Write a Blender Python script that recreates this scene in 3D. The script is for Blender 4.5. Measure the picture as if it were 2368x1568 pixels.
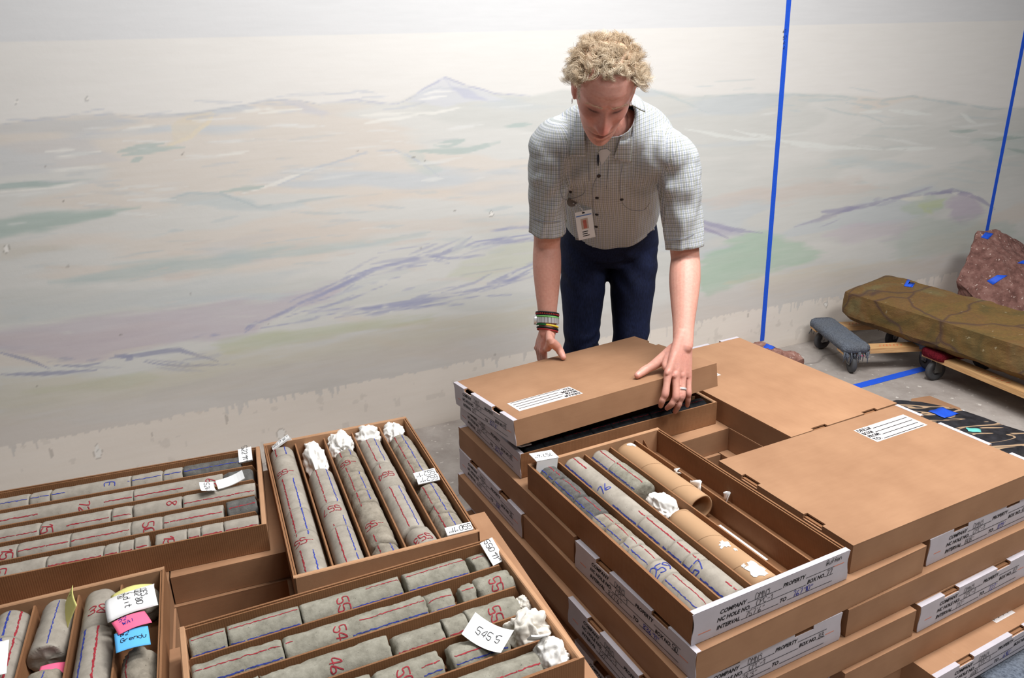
import bpy, bmesh, math, random
import numpy as np
from mathutils import Vector, Matrix, noise as mnoise
# ------------------------------------------------------------------ scene start
for _o in list(bpy.data.objects): bpy.data.objects.remove(_o, do_unlink=True)
SC = bpy.context.scene
COL = SC.collection
PI = math.pi
IMG_W, IMG_H, FPX = 2368, 1568, 1811.0
CAM_H, PITCH, ROLL = 1.538, 0.3526, 0.0316
def cam_axes():
    cp, sp = math.cos(PITCH), math.sin(PITCH)
    f = Vector((0, cp, -sp)); r = Vector((1, 0, 0)); d = f.cross(r)
    c, s = math.cos(ROLL), math.sin(ROLL)
    return c*r+s*d, -s*r+c*d, f
CX, CY, CZ = cam_axes()
cam_d = bpy.data.cameras.new('camera'); cam = bpy.data.objects.new('camera', cam_d); COL.objects.link(cam)
cam_d.sensor_width = 36; cam_d.lens = FPX/IMG_W*36; cam_d.clip_start = .05
mw = Matrix.Identity(4)
for i in range(3):
    mw[i][0] = CX[i]; mw[i][1] = -CY[i]; mw[i][2] = -CZ[i]
mw[0][3], mw[1][3], mw[2][3] = 0, 0, CAM_H
cam.matrix_world = mw
SC.camera = cam
def ray(x, y):
    return CX*((x-IMG_W/2)/FPX) + CY*((y-IMG_H/2)/FPX) + CZ
def onz(x, y, z):
    v = ray(x, y); return v*((z-CAM_H)/v.z) + Vector((0, 0, CAM_H))
def aty(x, y, Y):
    v = ray(x, y); return v*(Y/v.y) + Vector((0, 0, CAM_H))
# wall frame: origin W0 on the floor line, direction WU along the wall, normal WN towards the room
WYAW = math.radians(24.02)
WU = Vector((math.cos(WYAW), math.sin(WYAW), 0)); WN = Vector((math.sin(WYAW), -math.cos(WYAW), 0))
W0 = Vector((0, 3.272, 0))
def onwall(x, y, off=0.0):
    v = ray(x, y); o = Vector((0, 0, CAM_H)); P0 = W0+WN*off
    return o + v*((P0-o).dot(WN)/v.dot(WN))
# ------------------------------------------------------------------ light
wd = bpy.data.worlds.new('room_light'); SC.world = wd; wd.use_nodes = True
bg = wd.node_tree.nodes['Background']; bg.inputs[0].default_value = (.88, .94, 1, 1); bg.inputs[1].default_value = .03
def ceiling_lamp(name, loc, sx, sy, power, col=(1, .995, .985), tgt=None):
    l = bpy.data.lights.new(name, 'AREA'); l.shape = 'RECTANGLE'; l.size = sx; l.size_y = sy; l.energy = power; l.color = col
    o = bpy.data.objects.new(name, l); COL.objects.link(o); o.location = loc
    o.rotation_euler = (Vector(tgt)-Vector(loc)).to_track_quat('-Z', 'Y').to_euler() if tgt else (0, 0, WYAW)
    return o
ceiling_lamp('ceiling_lamp', (.95, 1.75, 3.2), 1.3, .45, 78)
ceiling_lamp('ceiling_lamp', (2.2, 1.2, 3.2), 1.5, .6, 66)
ceiling_lamp('ceiling_lamp', (-.35, 1.95, 3.2), 1.0, .4, 20)
ceiling_lamp('ceiling_lamp', (1.2, -.6, 3.2), 1.3, .5, 30)
SC.view_settings.view_transform = 'Standard'; SC.view_settings.look = 'None'
SC.view_settings.exposure = 0.14; SC.view_settings.gamma = 1.0; SC.view_settings.use_curve_mapping = False
# ------------------------------------------------------------------ helpers
def lin(c):
    return tuple(((v/255)/12.92 if v/255 <= .04045 else ((v/255+.055)/1.055)**2.4) for v in c)
class MB:
    def __init__(s): s.v = []; s.f = []
    def add(s, vs, fs):
        o = len(s.v); s.v += [tuple(q) for q in vs]; s.f += [tuple(i+o for i in q) for q in fs]; return s
    def box(s, x0, x1, y0, y1, z0, z1):
        return s.add([(x0, y0, z0), (x1, y0, z0), (x1, y1, z0), (x0, y1, z0), (x0, y0, z1), (x1, y0, z1), (x1, y1, z1), (x0, y1, z1)],
                     [(0, 3, 2, 1), (4, 5, 6, 7), (0, 1, 5, 4), (1, 2, 6, 5), (2, 3, 7, 6), (3, 0, 4, 7)])
    def prism(s, pts, axis, a, b):
        """closed 2D outline swept along an axis ('x','y','z') from a to b"""
        def P(p, t):
            return {'x': (t, p[0], p[1]), 'y': (p[0], t, p[1]), 'z': (p[0], p[1], t)}[axis]
        n = len(pts)
        vs = [P(p, a) for p in pts]+[P(p, b) for p in pts]
        fs = [tuple(range(n))[::-1], tuple(range(n, 2*n))]+[(i, (i+1) % n, n+(i+1) % n, n+i) for i in range(n)]
        return s.add(vs, fs)
    def tube(s, pts, rad, n=8, caps=True, squash=None):
        pts = [Vector(p) for p in pts]; m = len(pts)
        if not hasattr(rad, '__len__'): rad = [rad]*m
        vs = []; prev = None
        for i, p in enumerate(pts):
            t = (pts[min(i+1, m-1)]-pts[max(i-1, 0)])
            t = t.normalized() if t.length > 1e-9 else Vector((0, 0, 1))
            if prev is None:
                a = Vector((0, 0, 1)) if abs(t.z) < .9 else Vector((1, 0, 0))
                u = t.cross(a).normalized()
            else:
                u = (prev-t*prev.dot(t)).normalized()
            prev = u; w = t.cross(u)
            ru, rw = (rad[i] if hasattr(rad[i], '__len__') else (rad[i], rad[i]))
            for k in range(n):
                a = 2*PI*k/n
                vs.append(p+u*(math.cos(a)*ru)+w*(math.sin(a)*rw))
        fs = [(i*n+k, i*n+(k+1) % n, (i+1)*n+(k+1) % n, (i+1)*n+k) for i in range(m-1) for k in range(n)]
        if caps: fs += [tuple(range(n))[::-1], tuple((m-1)*n+k for k in range(n))]
        return s.add(vs, fs)
    def tris(s): return sum(len(f)-2 for f in s.f)
    def mesh(s, name, mat=None, smooth=False):
        me = bpy.data.meshes.new(name); me.from_pydata(s.v, [], s.f); me.update()
        if mat: me.materials.append(mat)
        if smooth: me.polygons.foreach_set('use_smooth', [True]*len(me.polygons))
        return me
    def build(s, name, mat=None, parent=None, loc=(0, 0, 0), rot=(0, 0, 0), smooth=False):
        return place(s.mesh(name, mat, smooth), name, parent, loc, rot)
def place(me, name, parent=None, loc=(0, 0, 0), rot=(0, 0, 0)):
    o = bpy.data.objects.new(name, me); COL.objects.link(o); o.location = loc; o.rotation_euler = rot
    if parent: o.parent = parent
    return o
def empty(name, loc=(0, 0, 0), rot=(0, 0, 0)):
    o = bpy.data.objects.new(name, None); COL.objects.link(o); o.location = loc; o.rotation_euler = rot
    o.empty_display_size = .05
    return o
def tag(o, label, cat=None, group=None, kind=None):
    if label: o['label'] = label
    if cat: o['category'] = cat
    if group: o['group'] = group
    if kind: o['kind'] = kind
    return o
def fbm(p, sc=1.0, oct=3):
    return mnoise.fractal(Vector(p)*sc, 1.0, 2.0, oct, noise_basis='PERLIN_ORIGINAL')
# ------------------------------------------------------------------ material helper
class NT:
    def __init__(s, name):
        s.m = bpy.data.materials.new(name); s.m.use_nodes = True; s.t = s.m.node_tree; s.n = s.t.nodes; s.l = s.t.links
        s.b = s.n['Principled BSDF']
    def new(s, ty, **kw):
        n = s.n.new(ty)
        for k, v in kw.items(): setattr(n, k, v)
        return n
    def link(s, a, b): s.l.new(a, b)
    def coord(s, kind='Object', scale=(1, 1, 1)):
        c = s.new('ShaderNodeTexCoord'); m = s.new('ShaderNodeMapping'); m.inputs['Scale'].default_value = scale
        s.link(c.outputs[kind], m.inputs[0]); return m.outputs[0]
    def noise(s, vec, scale, detail=4, rough=.55, dist=0):
        n = s.new('ShaderNodeTexNoise'); n.inputs['Scale'].default_value = scale; n.inputs['Detail'].default_value = detail
        n.inputs['Roughness'].default_value = rough; n.inputs['Distortion'].default_value = dist
        s.link(vec, n.inputs['Vector']); return n.outputs['Fac']
    def ramp(s, fac, stops, interp='LINEAR'):
        r = s.new('ShaderNodeValToRGB'); r.color_ramp.interpolation = interp; e = r.color_ramp.elements
        while len(e) < len(stops): e.new(.5)
        for i, (p, c) in enumerate(stops):
            e[i].position = p; e[i].color = (*c, 1) if len(c) == 3 else c
        s.link(fac, r.inputs[0]); return r.outputs[0]
    def mix(s, fac, a, b, mode='MIX'):
        m = s.new('ShaderNodeMix', data_type='RGBA', blend_type=mode)
        for sock, v in ((m.inputs[0], fac), (m.inputs[6], a), (m.inputs[7], b)):
            if isinstance(v, (int, float)): sock.default_value = v
            elif isinstance(v, tuple): sock.default_value = (*v, 1) if len(v) == 3 else v
            else: s.link(v, sock)
        return m.outputs[2]
    def math(s, op, a, b=None, clamp=False):
        m = s.new('ShaderNodeMath', operation=op); m.use_clamp = clamp
        for sock, v in ((m.inputs[0], a), (m.inputs[1], b)):
            if v is None: continue
            if isinstance(v, (int, float)): sock.default_value = v
            else: s.link(v, sock)
        return m.outputs[0]
    def bump(s, h, strength=.3, dist=.002):
        b = s.new('ShaderNodeBump'); b.inputs['Strength'].default_value = strength; b.inputs['Distance'].default_value = dist
        s.link(h, b.inputs['Height']); s.link(b.outputs[0], s.b.inputs['Normal'])
    def done(s, col=None, rough=.8, spec=.3, metal=0, **kw):
        if col is not None:
            if isinstance(col, tuple): s.b.inputs['Base Color'].default_value = (*col, 1)
            else: s.link(col, s.b.inputs['Base Color'])
        if isinstance(rough, (int, float)): s.b.inputs['Roughness'].default_value = rough
        else: s.link(rough, s.b.inputs['Roughness'])
        s.b.inputs['Specular IOR Level'].default_value = spec; s.b.inputs['Metallic'].default_value = metal
        for k, v in kw.items(): s.b.inputs[k].default_value = v
        return s.m
def cardboard(name, c1, c2, stripes=0.0):
    t = NT(name); v = t.coord('Object', (3, 22, 22)); n1 = t.noise(v, 6, 5); v2 = t.coord('Object'); n2 = t.noise(v2, 9, 3)
    n3 = t.noise(t.coord('Object', (60, 300, 300)), 3, 2)
    f = t.math('ADD', t.math('MULTIPLY', n1, .2), t.math('MULTIPLY', n2, .8))
    col = t.ramp(f, [(.3, c1), (.7, c2)])
    oi = t.new('ShaderNodeObjectInfo')
    mr = t.new('ShaderNodeMapRange'); mr.inputs[3].default_value = .90; mr.inputs[4].default_value = 1.08
    t.link(oi.outputs['Random'], mr.inputs[0])
    col = t.mix(1.0, col, mr.outputs[0], 'MULTIPLY')
    # pale scuffs
    sc = t.ramp(t.noise(t.coord('Object', (1, 1, 1)), 26, 6, .7), [(.66, (0, 0, 0)), (.78, (1, 1, 1))])
    col = t.mix(t.math('MULTIPLY', sc, .22), col, lin((205, 180, 160)))
    if stripes:
        w = t.new('ShaderNodeTexWave'); w.inputs['Scale'].default_value = 70; w.inputs['Distortion'].default_value = .6; w.bands_direction = 'X'
        t.link(v2, w.inputs['Vector']); h = t.math('ADD', t.math('MULTIPLY', w.outputs['Fac'], stripes), n3)
        t.bump(h, .25, .0012)
    else: t.bump(n3, .15, .001)
    return t.done(col, .75, .25)
def plain(name, rgb, rough=.6, spec=.3, var=.06, scale=40, bump=0, **kw):
    t = NT(name); n = t.noise(t.coord('Object'), scale, 4)
    c = lin(rgb); a = tuple(x*(1-var) for x in c); b = tuple(min(1, x*(1+var)) for x in c)
    if bump: t.bump(n, bump, .002)
    return t.done(t.ramp(n, [(.3, a), (.7, b)]), rough, spec, **kw)
M = {}
M['card'] = cardboard('cardboard', lin((152, 113, 84)), lin((168, 128, 97)))
M['cardin'] = cardboard('cardboard_corrugated', lin((130, 90, 60)), lin((149, 107, 75)), .6)
M['cardedge'] = cardboard('cardboard_edge', lin((168, 126, 94)), lin((186, 144, 110)))
M['label'] = plain('label_paper', (192, 186, 193), .6, .3, .05, 30)
M['sticker'] = plain('sticker_paper', (212, 206, 204), .5, .3, .03, 30)
M['paper'] = plain('white_paper', (240, 240, 240), .6, .3, .02, 30)
M['ink'] = plain('printed_black_ink', (22, 22, 28), .6, .2, .1, 60)
M['pen'] = plain('black_marker', (30, 30, 34), .6, .2, .2, 80)
M['penblue'] = plain('blue_marker', (44, 52, 150), .6, .2, .2, 80)
M['corered'] = plain('red_grease_pencil', (150, 44, 54), .7, .2, .3, 160)
M['coreblue'] = plain('blue_grease_pencil', (54, 66, 150), .7, .2, .3, 160)
M['orange'] = plain('orange_print', (214, 120, 84), .6, .2, .1)
M['tape'] = plain('blue_painters_tape', (38, 92, 222), .55, .3, .06, 120)
M['pink'] = plain('pink_sticky', (255, 112, 150), .7, .2, .03)
M['blue_note'] = plain('blue_sticky', (100, 185, 245), .7, .2, .03)
M['yellow'] = plain('yellow_sticky', (236, 230, 145), .7, .2, .03)
M['mint'] = plain('mint_sticky', (120, 215, 205), .7, .2, .03)
def rock(name, c1, c2, c3, scale=30, bump=.5, spec=.25, speck=None):
    t = NT(name); v = t.coord('Object'); n1 = t.noise(v, scale, 8, .65); n2 = t.noise(v, scale*.22, 3)
    col = t.ramp(n1, [(.3, c1), (.5, c2), (.72, c3)])
    col = t.mix(t.math('MULTIPLY', n2, .55), col, c1)
    pits = t.ramp(t.noise(v, scale*4.5, 3, .6), [(.25, (0, 0, 0)), (.33, (1, 1, 1))])
    col = t.mix(t.math('MULTIPLY', t.math('SUBTRACT', 1, pits), .7), col, tuple(x*.4 for x in c1))
    if speck: 
        s = t.ramp(t.noise(v, scale*3.2, 2), [(.66, (0, 0, 0)), (.70, (1, 1, 1))]); col = t.mix(t.math('MULTIPLY', s, .8), col, speck)
    t.bump(t.math('ADD', n1, t.math('MULTIPLY', pits, .3)), bump, .004)
    return t.done(col, .85, spec)
M['core'] = rock('grey_core', lin((138, 131, 121)), lin((163, 155, 144)), lin((182, 174, 163)), 24, .22)
M['core2'] = rock('rough_grey_core', lin((124, 116, 104)), lin((154, 145, 131)), lin((175, 166, 152)), 46, .6)
M['core3'] = rock('green_grey_core', lin((121, 117, 105)), lin((150, 146, 133)), lin((174, 170, 157)), 40, .55)
M['coredark'] = rock('dark_grey_core', lin((76, 74, 72)), lin((102, 100, 97)), lin((124, 122, 118)), 50, .6)
M['coreblack'] = rock('black_core', lin((30, 31, 34)), lin((52, 54, 58)), lin((78, 80, 84)), 40, .3)
M['tissue'] = plain('white_tissue', (238, 235, 230), .9, .1, .04, 60, .3)
M['tissue_dirty'] = plain('soiled_tissue', (214, 208, 198), .9, .1, .16, 24, .3)
M['tubecard'] = plain('tube_cardboard', (178, 142, 108), .7, .25, .05, 12)
# ------------------------------------------------------------------ writing
SF = {
'0': ['11 05 26 45 41 20 01 05'], '1': ['04 26 20'], '2': ['05 26 45 43 00 40'], '3': ['05 26 45 34 13 33 41 20 01'], '4': ['30 36 02 42'],
'5': ['46 06 03 33 42 40 20 01'], '6': ['36 13 01 20 41 32 12 01'], '7': ['06 46 20'], '8': ['23 05 26 45 23 01 20 41 23'], '9': ['43 14 05 26 45 43 20'],
'-': ['03 43'], "'": ['26 24'], '"': ['16 14', '36 34'], '.': ['20 21'], ':': ['20 21', '23 24'], '#': ['10 16', '30 36', '02 42', '04 44'],
'A': ['00 26 40', '12 32'], 'B': ['00 06 36 45 33 03 42 31 00'], 'C': ['45 26 05 01 20 41'], 'D': ['00 06 26 44 42 20 00'], 'E': ['46 06 00 40', '03 33'],
'F': ['46 06 00', '03 33'], 'G': ['45 26 05 01 20 41 43 23'], 'H': ['00 06', '40 46', '03 43'], 'I': ['20 26'], 'L': ['06 00 40'], 'M': ['00 06 23 46 40'],
'N': ['00 06 40 46'], 'O': ['20 01 05 26 45 41 20'], 'P': ['00 06 36 45 34 03'], 'R': ['00 06 36 45 34 03', '23 40'], 'S': ['45 26 05 34 41 20 01'],
'T': ['06 46', '26 20'], 'U': ['06 01 20 41 46'], 'V': ['06 20 46'], 'W': ['06 10 24 30 46'], 'X': ['00 46', '06 40'], 'Y': ['06 23 46', '23 20'], 'Z': ['06 46 00 40'],
'u': ['04 01 20 41 44', '44 40'], 'f': ['46 25 20', '03 43'], 'e': ['02 42 43 24 03 01 20 41'], 'n': ['00 04', '03 24 43 40'], 'o': ['20 01 03 24 43 41 20'],
'r': ['00 04', '02 24 34'], 'a': ['43 24 03 01 20 41', '44 40'], 't': ['26 20 40', '04 44'], 'i': ['20 24'], 'd': ['46 40 20 01 03 24 43'], 's': ['44 14 03 42 40 00'], ' ': []}
def smooth_line(pts, k=3):
    if len(pts) < 3: return pts
    out = []
    for i in range(len(pts)-1):
        p0, p1, p2, p3 = pts[max(i-1, 0)], pts[i], pts[i+1], pts[min(i+2, len(pts)-1)]
        for j in range(k):
            t = j/k
            out.append(tuple(.5*(2*p1[a]+(p2[a]-p0[a])*t+(2*p0[a]-5*p1[a]+4*p2[a]-p3[a])*t*t+(3*p1[a]-p0[a]-3*p2[a]+p3[a])*t**3) for a in (0, 1)))
    out.append(pts[-1]); return out
def ribbon(mb, pts, w, fn):
    """flat ribbon along a 2D polyline, each point carried to 3D by fn(a,b)"""
    n = len(pts); vs = []
    for i in range(n):
        a, b = pts[max(i-1, 0)], pts[min(i+1, n-1)]
        dx, dy = b[0]-a[0], b[1]-a[1]; L = math.hypot(dx, dy) or 1e-9
        ww = (w[i] if hasattr(w, '__len__') else w)/2
        vs += [fn(pts[i][0]-dy/L*ww, pts[i][1]+dx/L*ww), fn(pts[i][0]+dy/L*ww, pts[i][1]-dx/L*ww)]
    mb.add(vs, [(2*i, 2*i+1, 2*i+3, 2*i+2) for i in range(n-1)])
def write(mb, text, x, y, h, w, fn, rng, jit=.25, slant=.12, adv=1.35, curve=3):
    """handwritten strokes, height h, pen width w, starting at (x,y)"""
    sc = h/6
    for ch in text:
        for st in SF.get(ch, []):
            pts = [((int(q[0])+rng.uniform(-jit, jit))*sc*.8, (int(q[1])+rng.uniform(-jit, jit))*sc) for q in st.split()]
            pts = [(x+a+b*slant, y+b) for a, b in smooth_line(pts, curve)]
            ribbon(mb, pts, w, fn)
        x += sc*.8*4*adv*(.6 if ch in "'\".: 1" else 1)
    return x
_fc = {}
def printed(text, size=1.0, shear=.28, offset=.028):
    k = (text, shear, offset)
    if k not in _fc:
        c = bpy.data.curves.new('print', 'FONT'); c.body = text; c.size = 1; c.shear = shear; c.offset = offset; c.resolution_u = 2
        o = bpy.data.objects.new('print', c); me = bpy.data.meshes.new_from_object(o)
        vs = [tuple(v.co) for v in me.vertices]; fs = [tuple(p.vertices) for p in me.polygons]
        bpy.data.objects.remove(o); bpy.data.curves.remove(c); bpy.data.meshes.remove(me)
        _fc[k] = (vs, fs)
    return _fc[k]
def print_text(mb, text, x, y, h, width, fn, **kw):
    vs, fs = printed(text, **kw)
    xs = [v[0] for v in vs]; x0, x1 = min(xs), max(xs)
    sx = width/(x1-x0); sy = h/.72
    mb.add([fn(x+(v[0]-x0)*sx, y+v[1]*sy) for v in vs], fs)
# ================================================================== the setting
def wp(u, z, off=0.0): return W0+WU*u+WN*off+Vector((0, 0, z))
# floor: worn concrete with stains, pale paint drops and a few cracks
t = NT('worn_concrete'); v = t.coord('Object')
n1 = t.noise(v, 1.6, 6, .6); n2 = t.noise(v, 9, 8, .7); n3 = t.noise(v, 60, 4)
col = t.ramp(n1, [(.3, lin((140, 130, 124))), (.55, lin((168, 159, 152))), (.75, lin((190, 182, 176)))])
col = t.mix(.35, col, t.ramp(n2, [(.3, lin((122, 112, 106))), (.7, lin((200, 193, 188)))]))
dr = t.ramp(t.noise(v, 38, 2, .4), [(.68, (0, 0, 0)), (.70, (1, 1, 1))])
col = t.mix(t.math('MULTIPLY', dr, .6), col, lin((222, 216, 208)))
vo = t.new('ShaderNodeTexVoronoi', feature='DISTANCE_TO_EDGE'); vo.inputs['Scale'].default_value = .7
mv = t.new('ShaderNodeMix', data_type='VECTOR'); mv.inputs[0].default_value = .06
nn = t.new('ShaderNodeTexNoise'); nn.inputs['Scale'].default_value = 6; t.link(v, nn.inputs['Vector'])
t.link(v, mv.inputs[4]); t.link(nn.outputs['Color'], mv.inputs[5]); t.link(mv.outputs[1], vo.inputs['Vector'])
cr = t.ramp(vo.outputs['Distance'], [(.0, (1, 1, 1)), (.0035, (0, 0, 0))])
col = t.mix(t.math('MULTIPLY', cr, .4), col, lin((60, 52, 48)))
t.bump(n3, .3, .003); M['floor'] = t.done(col, t.math('ADD', t.math('MULTIPLY', n2, .3), .5), .3)
mb = MB(); nu, nd = 44, 24; vs = []; fs = []
for i in range(nu+1):
    for j in range(nd+1):
        p = wp(-4+11*i/nu, 0, 6*j/nd); vs.append(p)
for i in range(nu):
    for j in range(nd):
        a = i*(nd+1)+j; fs.append((a, a+1, a+nd+2, a+nd+1))
mb.add([p+Vector((0, 0, 0)) for p in vs], fs)
fl = mb.build('floor', M['floor']); tag(fl, 'worn grey concrete floor with pale paint drops and cracks', kind='structure')
# ---- back wall with its painted hills
us = np.concatenate([np.linspace(-4.5, -2.25, 6)[:-1], np.arange(-2.2, 3.4, .0058), np.linspace(3.42, 6.5, 8)])
zs = np.concatenate([np.arange(0, 1.82, .0058), np.linspace(1.83, 3.3, 6)])
U, Z = np.meshgrid(us, zs, indexing='ij')
Pw = np.array(W0)[None, None]+U[..., None]*np.array(WU)+Z[..., None]*np.array([0, 0, 1.])
Q = Pw-np.array([0, 0, CAM_H])
dep = np.maximum(Q@np.array(CZ), .3)
PX = (IMG_W/2+FPX*(Q@np.array(CX))/dep).ravel(); PY = (IMG_H/2+FPX*(Q@np.array(CY))/dep).ravel()
# the painting is laid out on the wall itself (u, z); PX/PY only say where a motif seen in the photograph sits on it
rs = np.random.RandomState(5)
def vnoise(x, y, seed=0):
    r = np.random.RandomState(seed); tab = r.rand(256, 256)
    xi = np.floor(x).astype(int); yi = np.floor(y).astype(int); fx = x-xi; fy = y-yi
    fx = fx*fx*(3-2*fx); fy = fy*fy*(3-2*fy)
    g = lambda a, b: tab[a % 256, b % 256]
    return (g(xi, yi)*(1-fx)+g(xi+1, yi)*fx)*(1-fy)+(g(xi, yi+1)*(1-fx)+g(xi+1, yi+1)*fx)*fy
def vf(x, y, seed=0, o=4):
    s = 0; a = .5
    for k in range(o): s = s+a*vnoise(x*2**k, y*2**k, seed+k); a *= .5
    return s/(1-.5**o)
uu = U.ravel(); zz = Z.ravel()
WXx = PX+26*(vf(uu*5, zz*9, 11)-.5)*2; WYy = PY+9*(vf(uu*4, zz*12, 21)-.5)*2     # hand-painted wobble
grain = vf(uu*6, zz*60, 31, 3)
C = np.zeros((len(PX), 3))
def L(c): return np.array(lin(c))
hx = [-600, -300, 0, 100, 260, 350, 430, 520, 620, 680, 740, 830, 900, 925, 985, 1035, 1090, 1140, 1230, 1300, 1400, 1500, 1600, 1700, 1820, 1950, 2040, 2110, 2200, 2290, 2368, 3000]
hy = [305, 300, 288, 272, 263, 268, 262, 250, 233, 230, 240, 228, 240, 235, 205, 180, 203, 215, 222, 207, 210, 206, 222, 218, 215, 218, 228, 221, 232, 250, 248, 256]
hor = np.interp(PX, hx, hy)
sky = np.where((zz > 1.612)[:, None], L((219, 219, 220)), L((229, 226, 222)))
sky = sky*(1+.03*(vf(uu*1.3, zz*2, 41)-.5)[:, None])
# land: long soft bands that follow the hills
sl = PY+.10*PX-90*np.exp(-((PX-1500)/900)**2)
b1 = vf(uu*.9+3, (sl+60*(vf(uu*1.2, zz*3, 51)-.5))*.011, 61, 4); b2 = vf(uu*.7, sl*.006+9, 71, 3)
pal = [L((204, 208, 209)), L((211, 211, 207)), L((218, 217, 213)), L((221, 214, 206)), L((207, 210, 212))]
k = np.clip(b1*1.5-.25, 0, .999)*4; ki = k.astype(int); kf = np.clip((k-ki-.35)*3, 0, 1)[:, None]
pa = np.array(pal); land = pa[ki]*(1-kf)+pa[ki+1]*kf
warm = np.clip((sl-900)/400, 0, 1)[:, None]*.42+.14*(b2[:, None]-.5)
land = land*(1-np.clip(warm, 0, 1))+L((212, 204, 193))*np.clip(warm, 0, 1)
bl = np.clip((PY+3*(grain-.5)-hor)/7+.5, 0, 1)[:, None]; C = sky*(1-bl)+land*bl
def inpoly(pts, x, y):
    n = len(pts); ins = np.zeros(len(x), bool)
    for i in range(n):
        (x1, y1), (x2, y2) = pts[i], pts[(i+1) % n]
        if y1 == y2: continue
        c = ((y1 > y) != (y2 > y)) & (x < (x2-x1)*(y-y1)/(y2-y1)+x1); ins ^= c
    return ins
def segd(pts, x, y):
    d = np.full(len(x), 1e9); tt = np.zeros(len(x)); n = len(pts)-1
    for i in range(n):
        (x1, y1), (x2, y2) = pts[i], pts[i+1]; dx, dy = x2-x1, y2-y1
        s = np.clip(((x-x1)*dx+(y-y1)*dy)/(dx*dx+dy*dy+1e-9), 0, 1)
        e = np.hypot(x-x1-s*dx, y-y1-s*dy); m = e < d; d[m] = e[m]; tt[m] = (i+s[m])/n
    return d, tt
def sel(pts, pad):
    xs = [p[0] for p in pts]; ys = [p[1] for p in pts]
    return np.where((PX > min(xs)-pad) & (PX < max(xs)+pad) & (PY > min(ys)-pad) & (PY < max(ys)+pad))[0]
def patch(pts, col, al=1.0, soft=10, feather=.5):
    """a brushed patch of colour with a ragged edge"""
    m = sel(pts, 60)
    if not len(m): return
    x, y = WXx[m], WYy[m]; ins = inpoly(pts, x, y); d, _ = segd(list(pts)+[pts[0]], x, y)
    sd = np.where(ins, d, -d)+soft*2*(grain[m]-.5)
    a = np.clip(sd/soft+feather, 0, 1)*al*(.75+.5*(vf(uu[m]*3, zz[m]*22, 81)-.25))
    a = np.clip(a, 0, 1)[:, None]; C[m] = C[m]*(1-a)+L(col)*a
def brush(pts, w, col, al=.8, dry=.5):
    """a brush line, thick in the middle, thin at its ends, broken where the brush ran dry"""
    m = sel(pts, w*3+30)
    if not len(m): return
    d, tt = segd(pts, PX[m]+.5*(WXx[m]-PX[m]), PY[m]+.6*(WYy[m]-PY[m]))
    ww = w*(.25+.75*np.sin(np.clip(tt, .02, .98)*PI))*(.6+.8*vf(uu[m]*9, zz[m]*9, 91, 2))
    a = np.clip((ww-d)/2.2+.5, 0, 1)*al*np.clip((vf(uu[m]*16, zz[m]*70, 93, 2)-dry*.55)*5+.5, 0, 1)
    a = a[:, None]; C[m] = C[m]*(1-a)+L(col)*a
# far ridges
patch([(925, 236), (985, 206), (1035, 181), (1090, 204), (1140, 216), (1170, 232), (1040, 250)], (214, 215, 222), .7, 5)
patch([(1035, 183), (1052, 200), (1100, 212), (1140, 236), (1090, 234), (1060, 215)], (190, 192, 210), .75, 5)
brush([(915, 240), (985, 206), (1035, 182), (1090, 203), (1150, 218), (1230, 222)], 2.5, (178, 180, 200), .7)
brush([(950, 222), (1010, 214), (1060, 212)], 3, (236, 234, 230), .7); brush([(960, 232), (1020, 226), (1040, 226)], 3, (240, 238, 234), .7)
patch([(650, 232), (690, 231), (740, 246), (790, 262), (750, 270), (700, 256)], (196, 199, 212), .55, 8)
brush([(0, 289), (100, 273), (260, 264), (350, 270), (450, 264), (520, 251), (620, 234), (690, 231), (750, 243)], 2.2, (186, 190, 198), .7)
brush([(740, 240), (830, 229), (860, 234), (915, 241)], 2.4, (190, 192, 206), .7)
patch([(0, 292), (100, 275), (260, 266), (330, 280), (200, 308), (0, 305)], (196, 200, 204), .6, 8)
patch([(400, 290), (440, 268), (500, 258), (480, 290), (440, 320), (380, 345), (400, 320)], (222, 212, 194), .75, 6)
brush([(500, 262), (480, 285), (445, 315), (390, 338)], 6, (228, 217, 196), .8, .3)
patch([(0, 330), (60, 322), (180, 318), (290, 370), (200, 385), (0, 410)], (199, 201, 206), .45, 14)
for q in ([(100, 350), (170, 344)], [(120, 362), (230, 350)], [(280, 300), (360, 288)], [(600, 262), (700, 252)], [(560, 258), (640, 250)], [(850, 285), (960, 268)], [(840, 268), (930, 262)],
          [(500, 362), (570, 350)], [(560, 450), (640, 425), (740, 385)], [(540, 458), (590, 478)], [(930, 262), (1010, 262), (1080, 250)], [(0, 444), (200, 422)], [(90, 395), (260, 383)]):
    brush(q, 4, (236, 234, 228), .75, .35)
for q in ([(280, 358), (350, 348), (430, 340)], [(300, 372), (330, 365)], [(270, 350), (380, 330)], [(940, 350), (1080, 345), (1150, 330)], [(1000, 335), (1070, 322)], [(1160, 296), (1230, 290)], [(510, 445), (570, 438), (605, 434)]):
    brush(q, 7, (180, 194, 190), .75, .4)
patch([(0, 425), (80, 415), (215, 414), (110, 430), (0, 438)], (172, 188, 184), .85, 5)
patch([(0, 513), (110, 490), (320, 475), (260, 490), (200, 506), (100, 530), (0, 548)], (170, 188, 181), .85, 9)
patch([(110, 652), (260, 620), (480, 588), (700, 562), (970, 544), (900, 562), (650, 592), (400, 640), (150, 656)], (184, 198, 197), .75, 14)
patch([(370, 460), (440, 442), (520, 448), (620, 478), (700, 470), (640, 486), (560, 486), (470, 470)], (192, 202, 204), .7, 6)
brush([(370, 462), (440, 444), (510, 448), (600, 480), (720, 462), (880, 445)], 3, (186, 196, 198), .7)
patch([(900, 352), (960, 350), (1010, 390), (980, 405), (930, 380)], (196, 206, 202), .5, 8)
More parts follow.
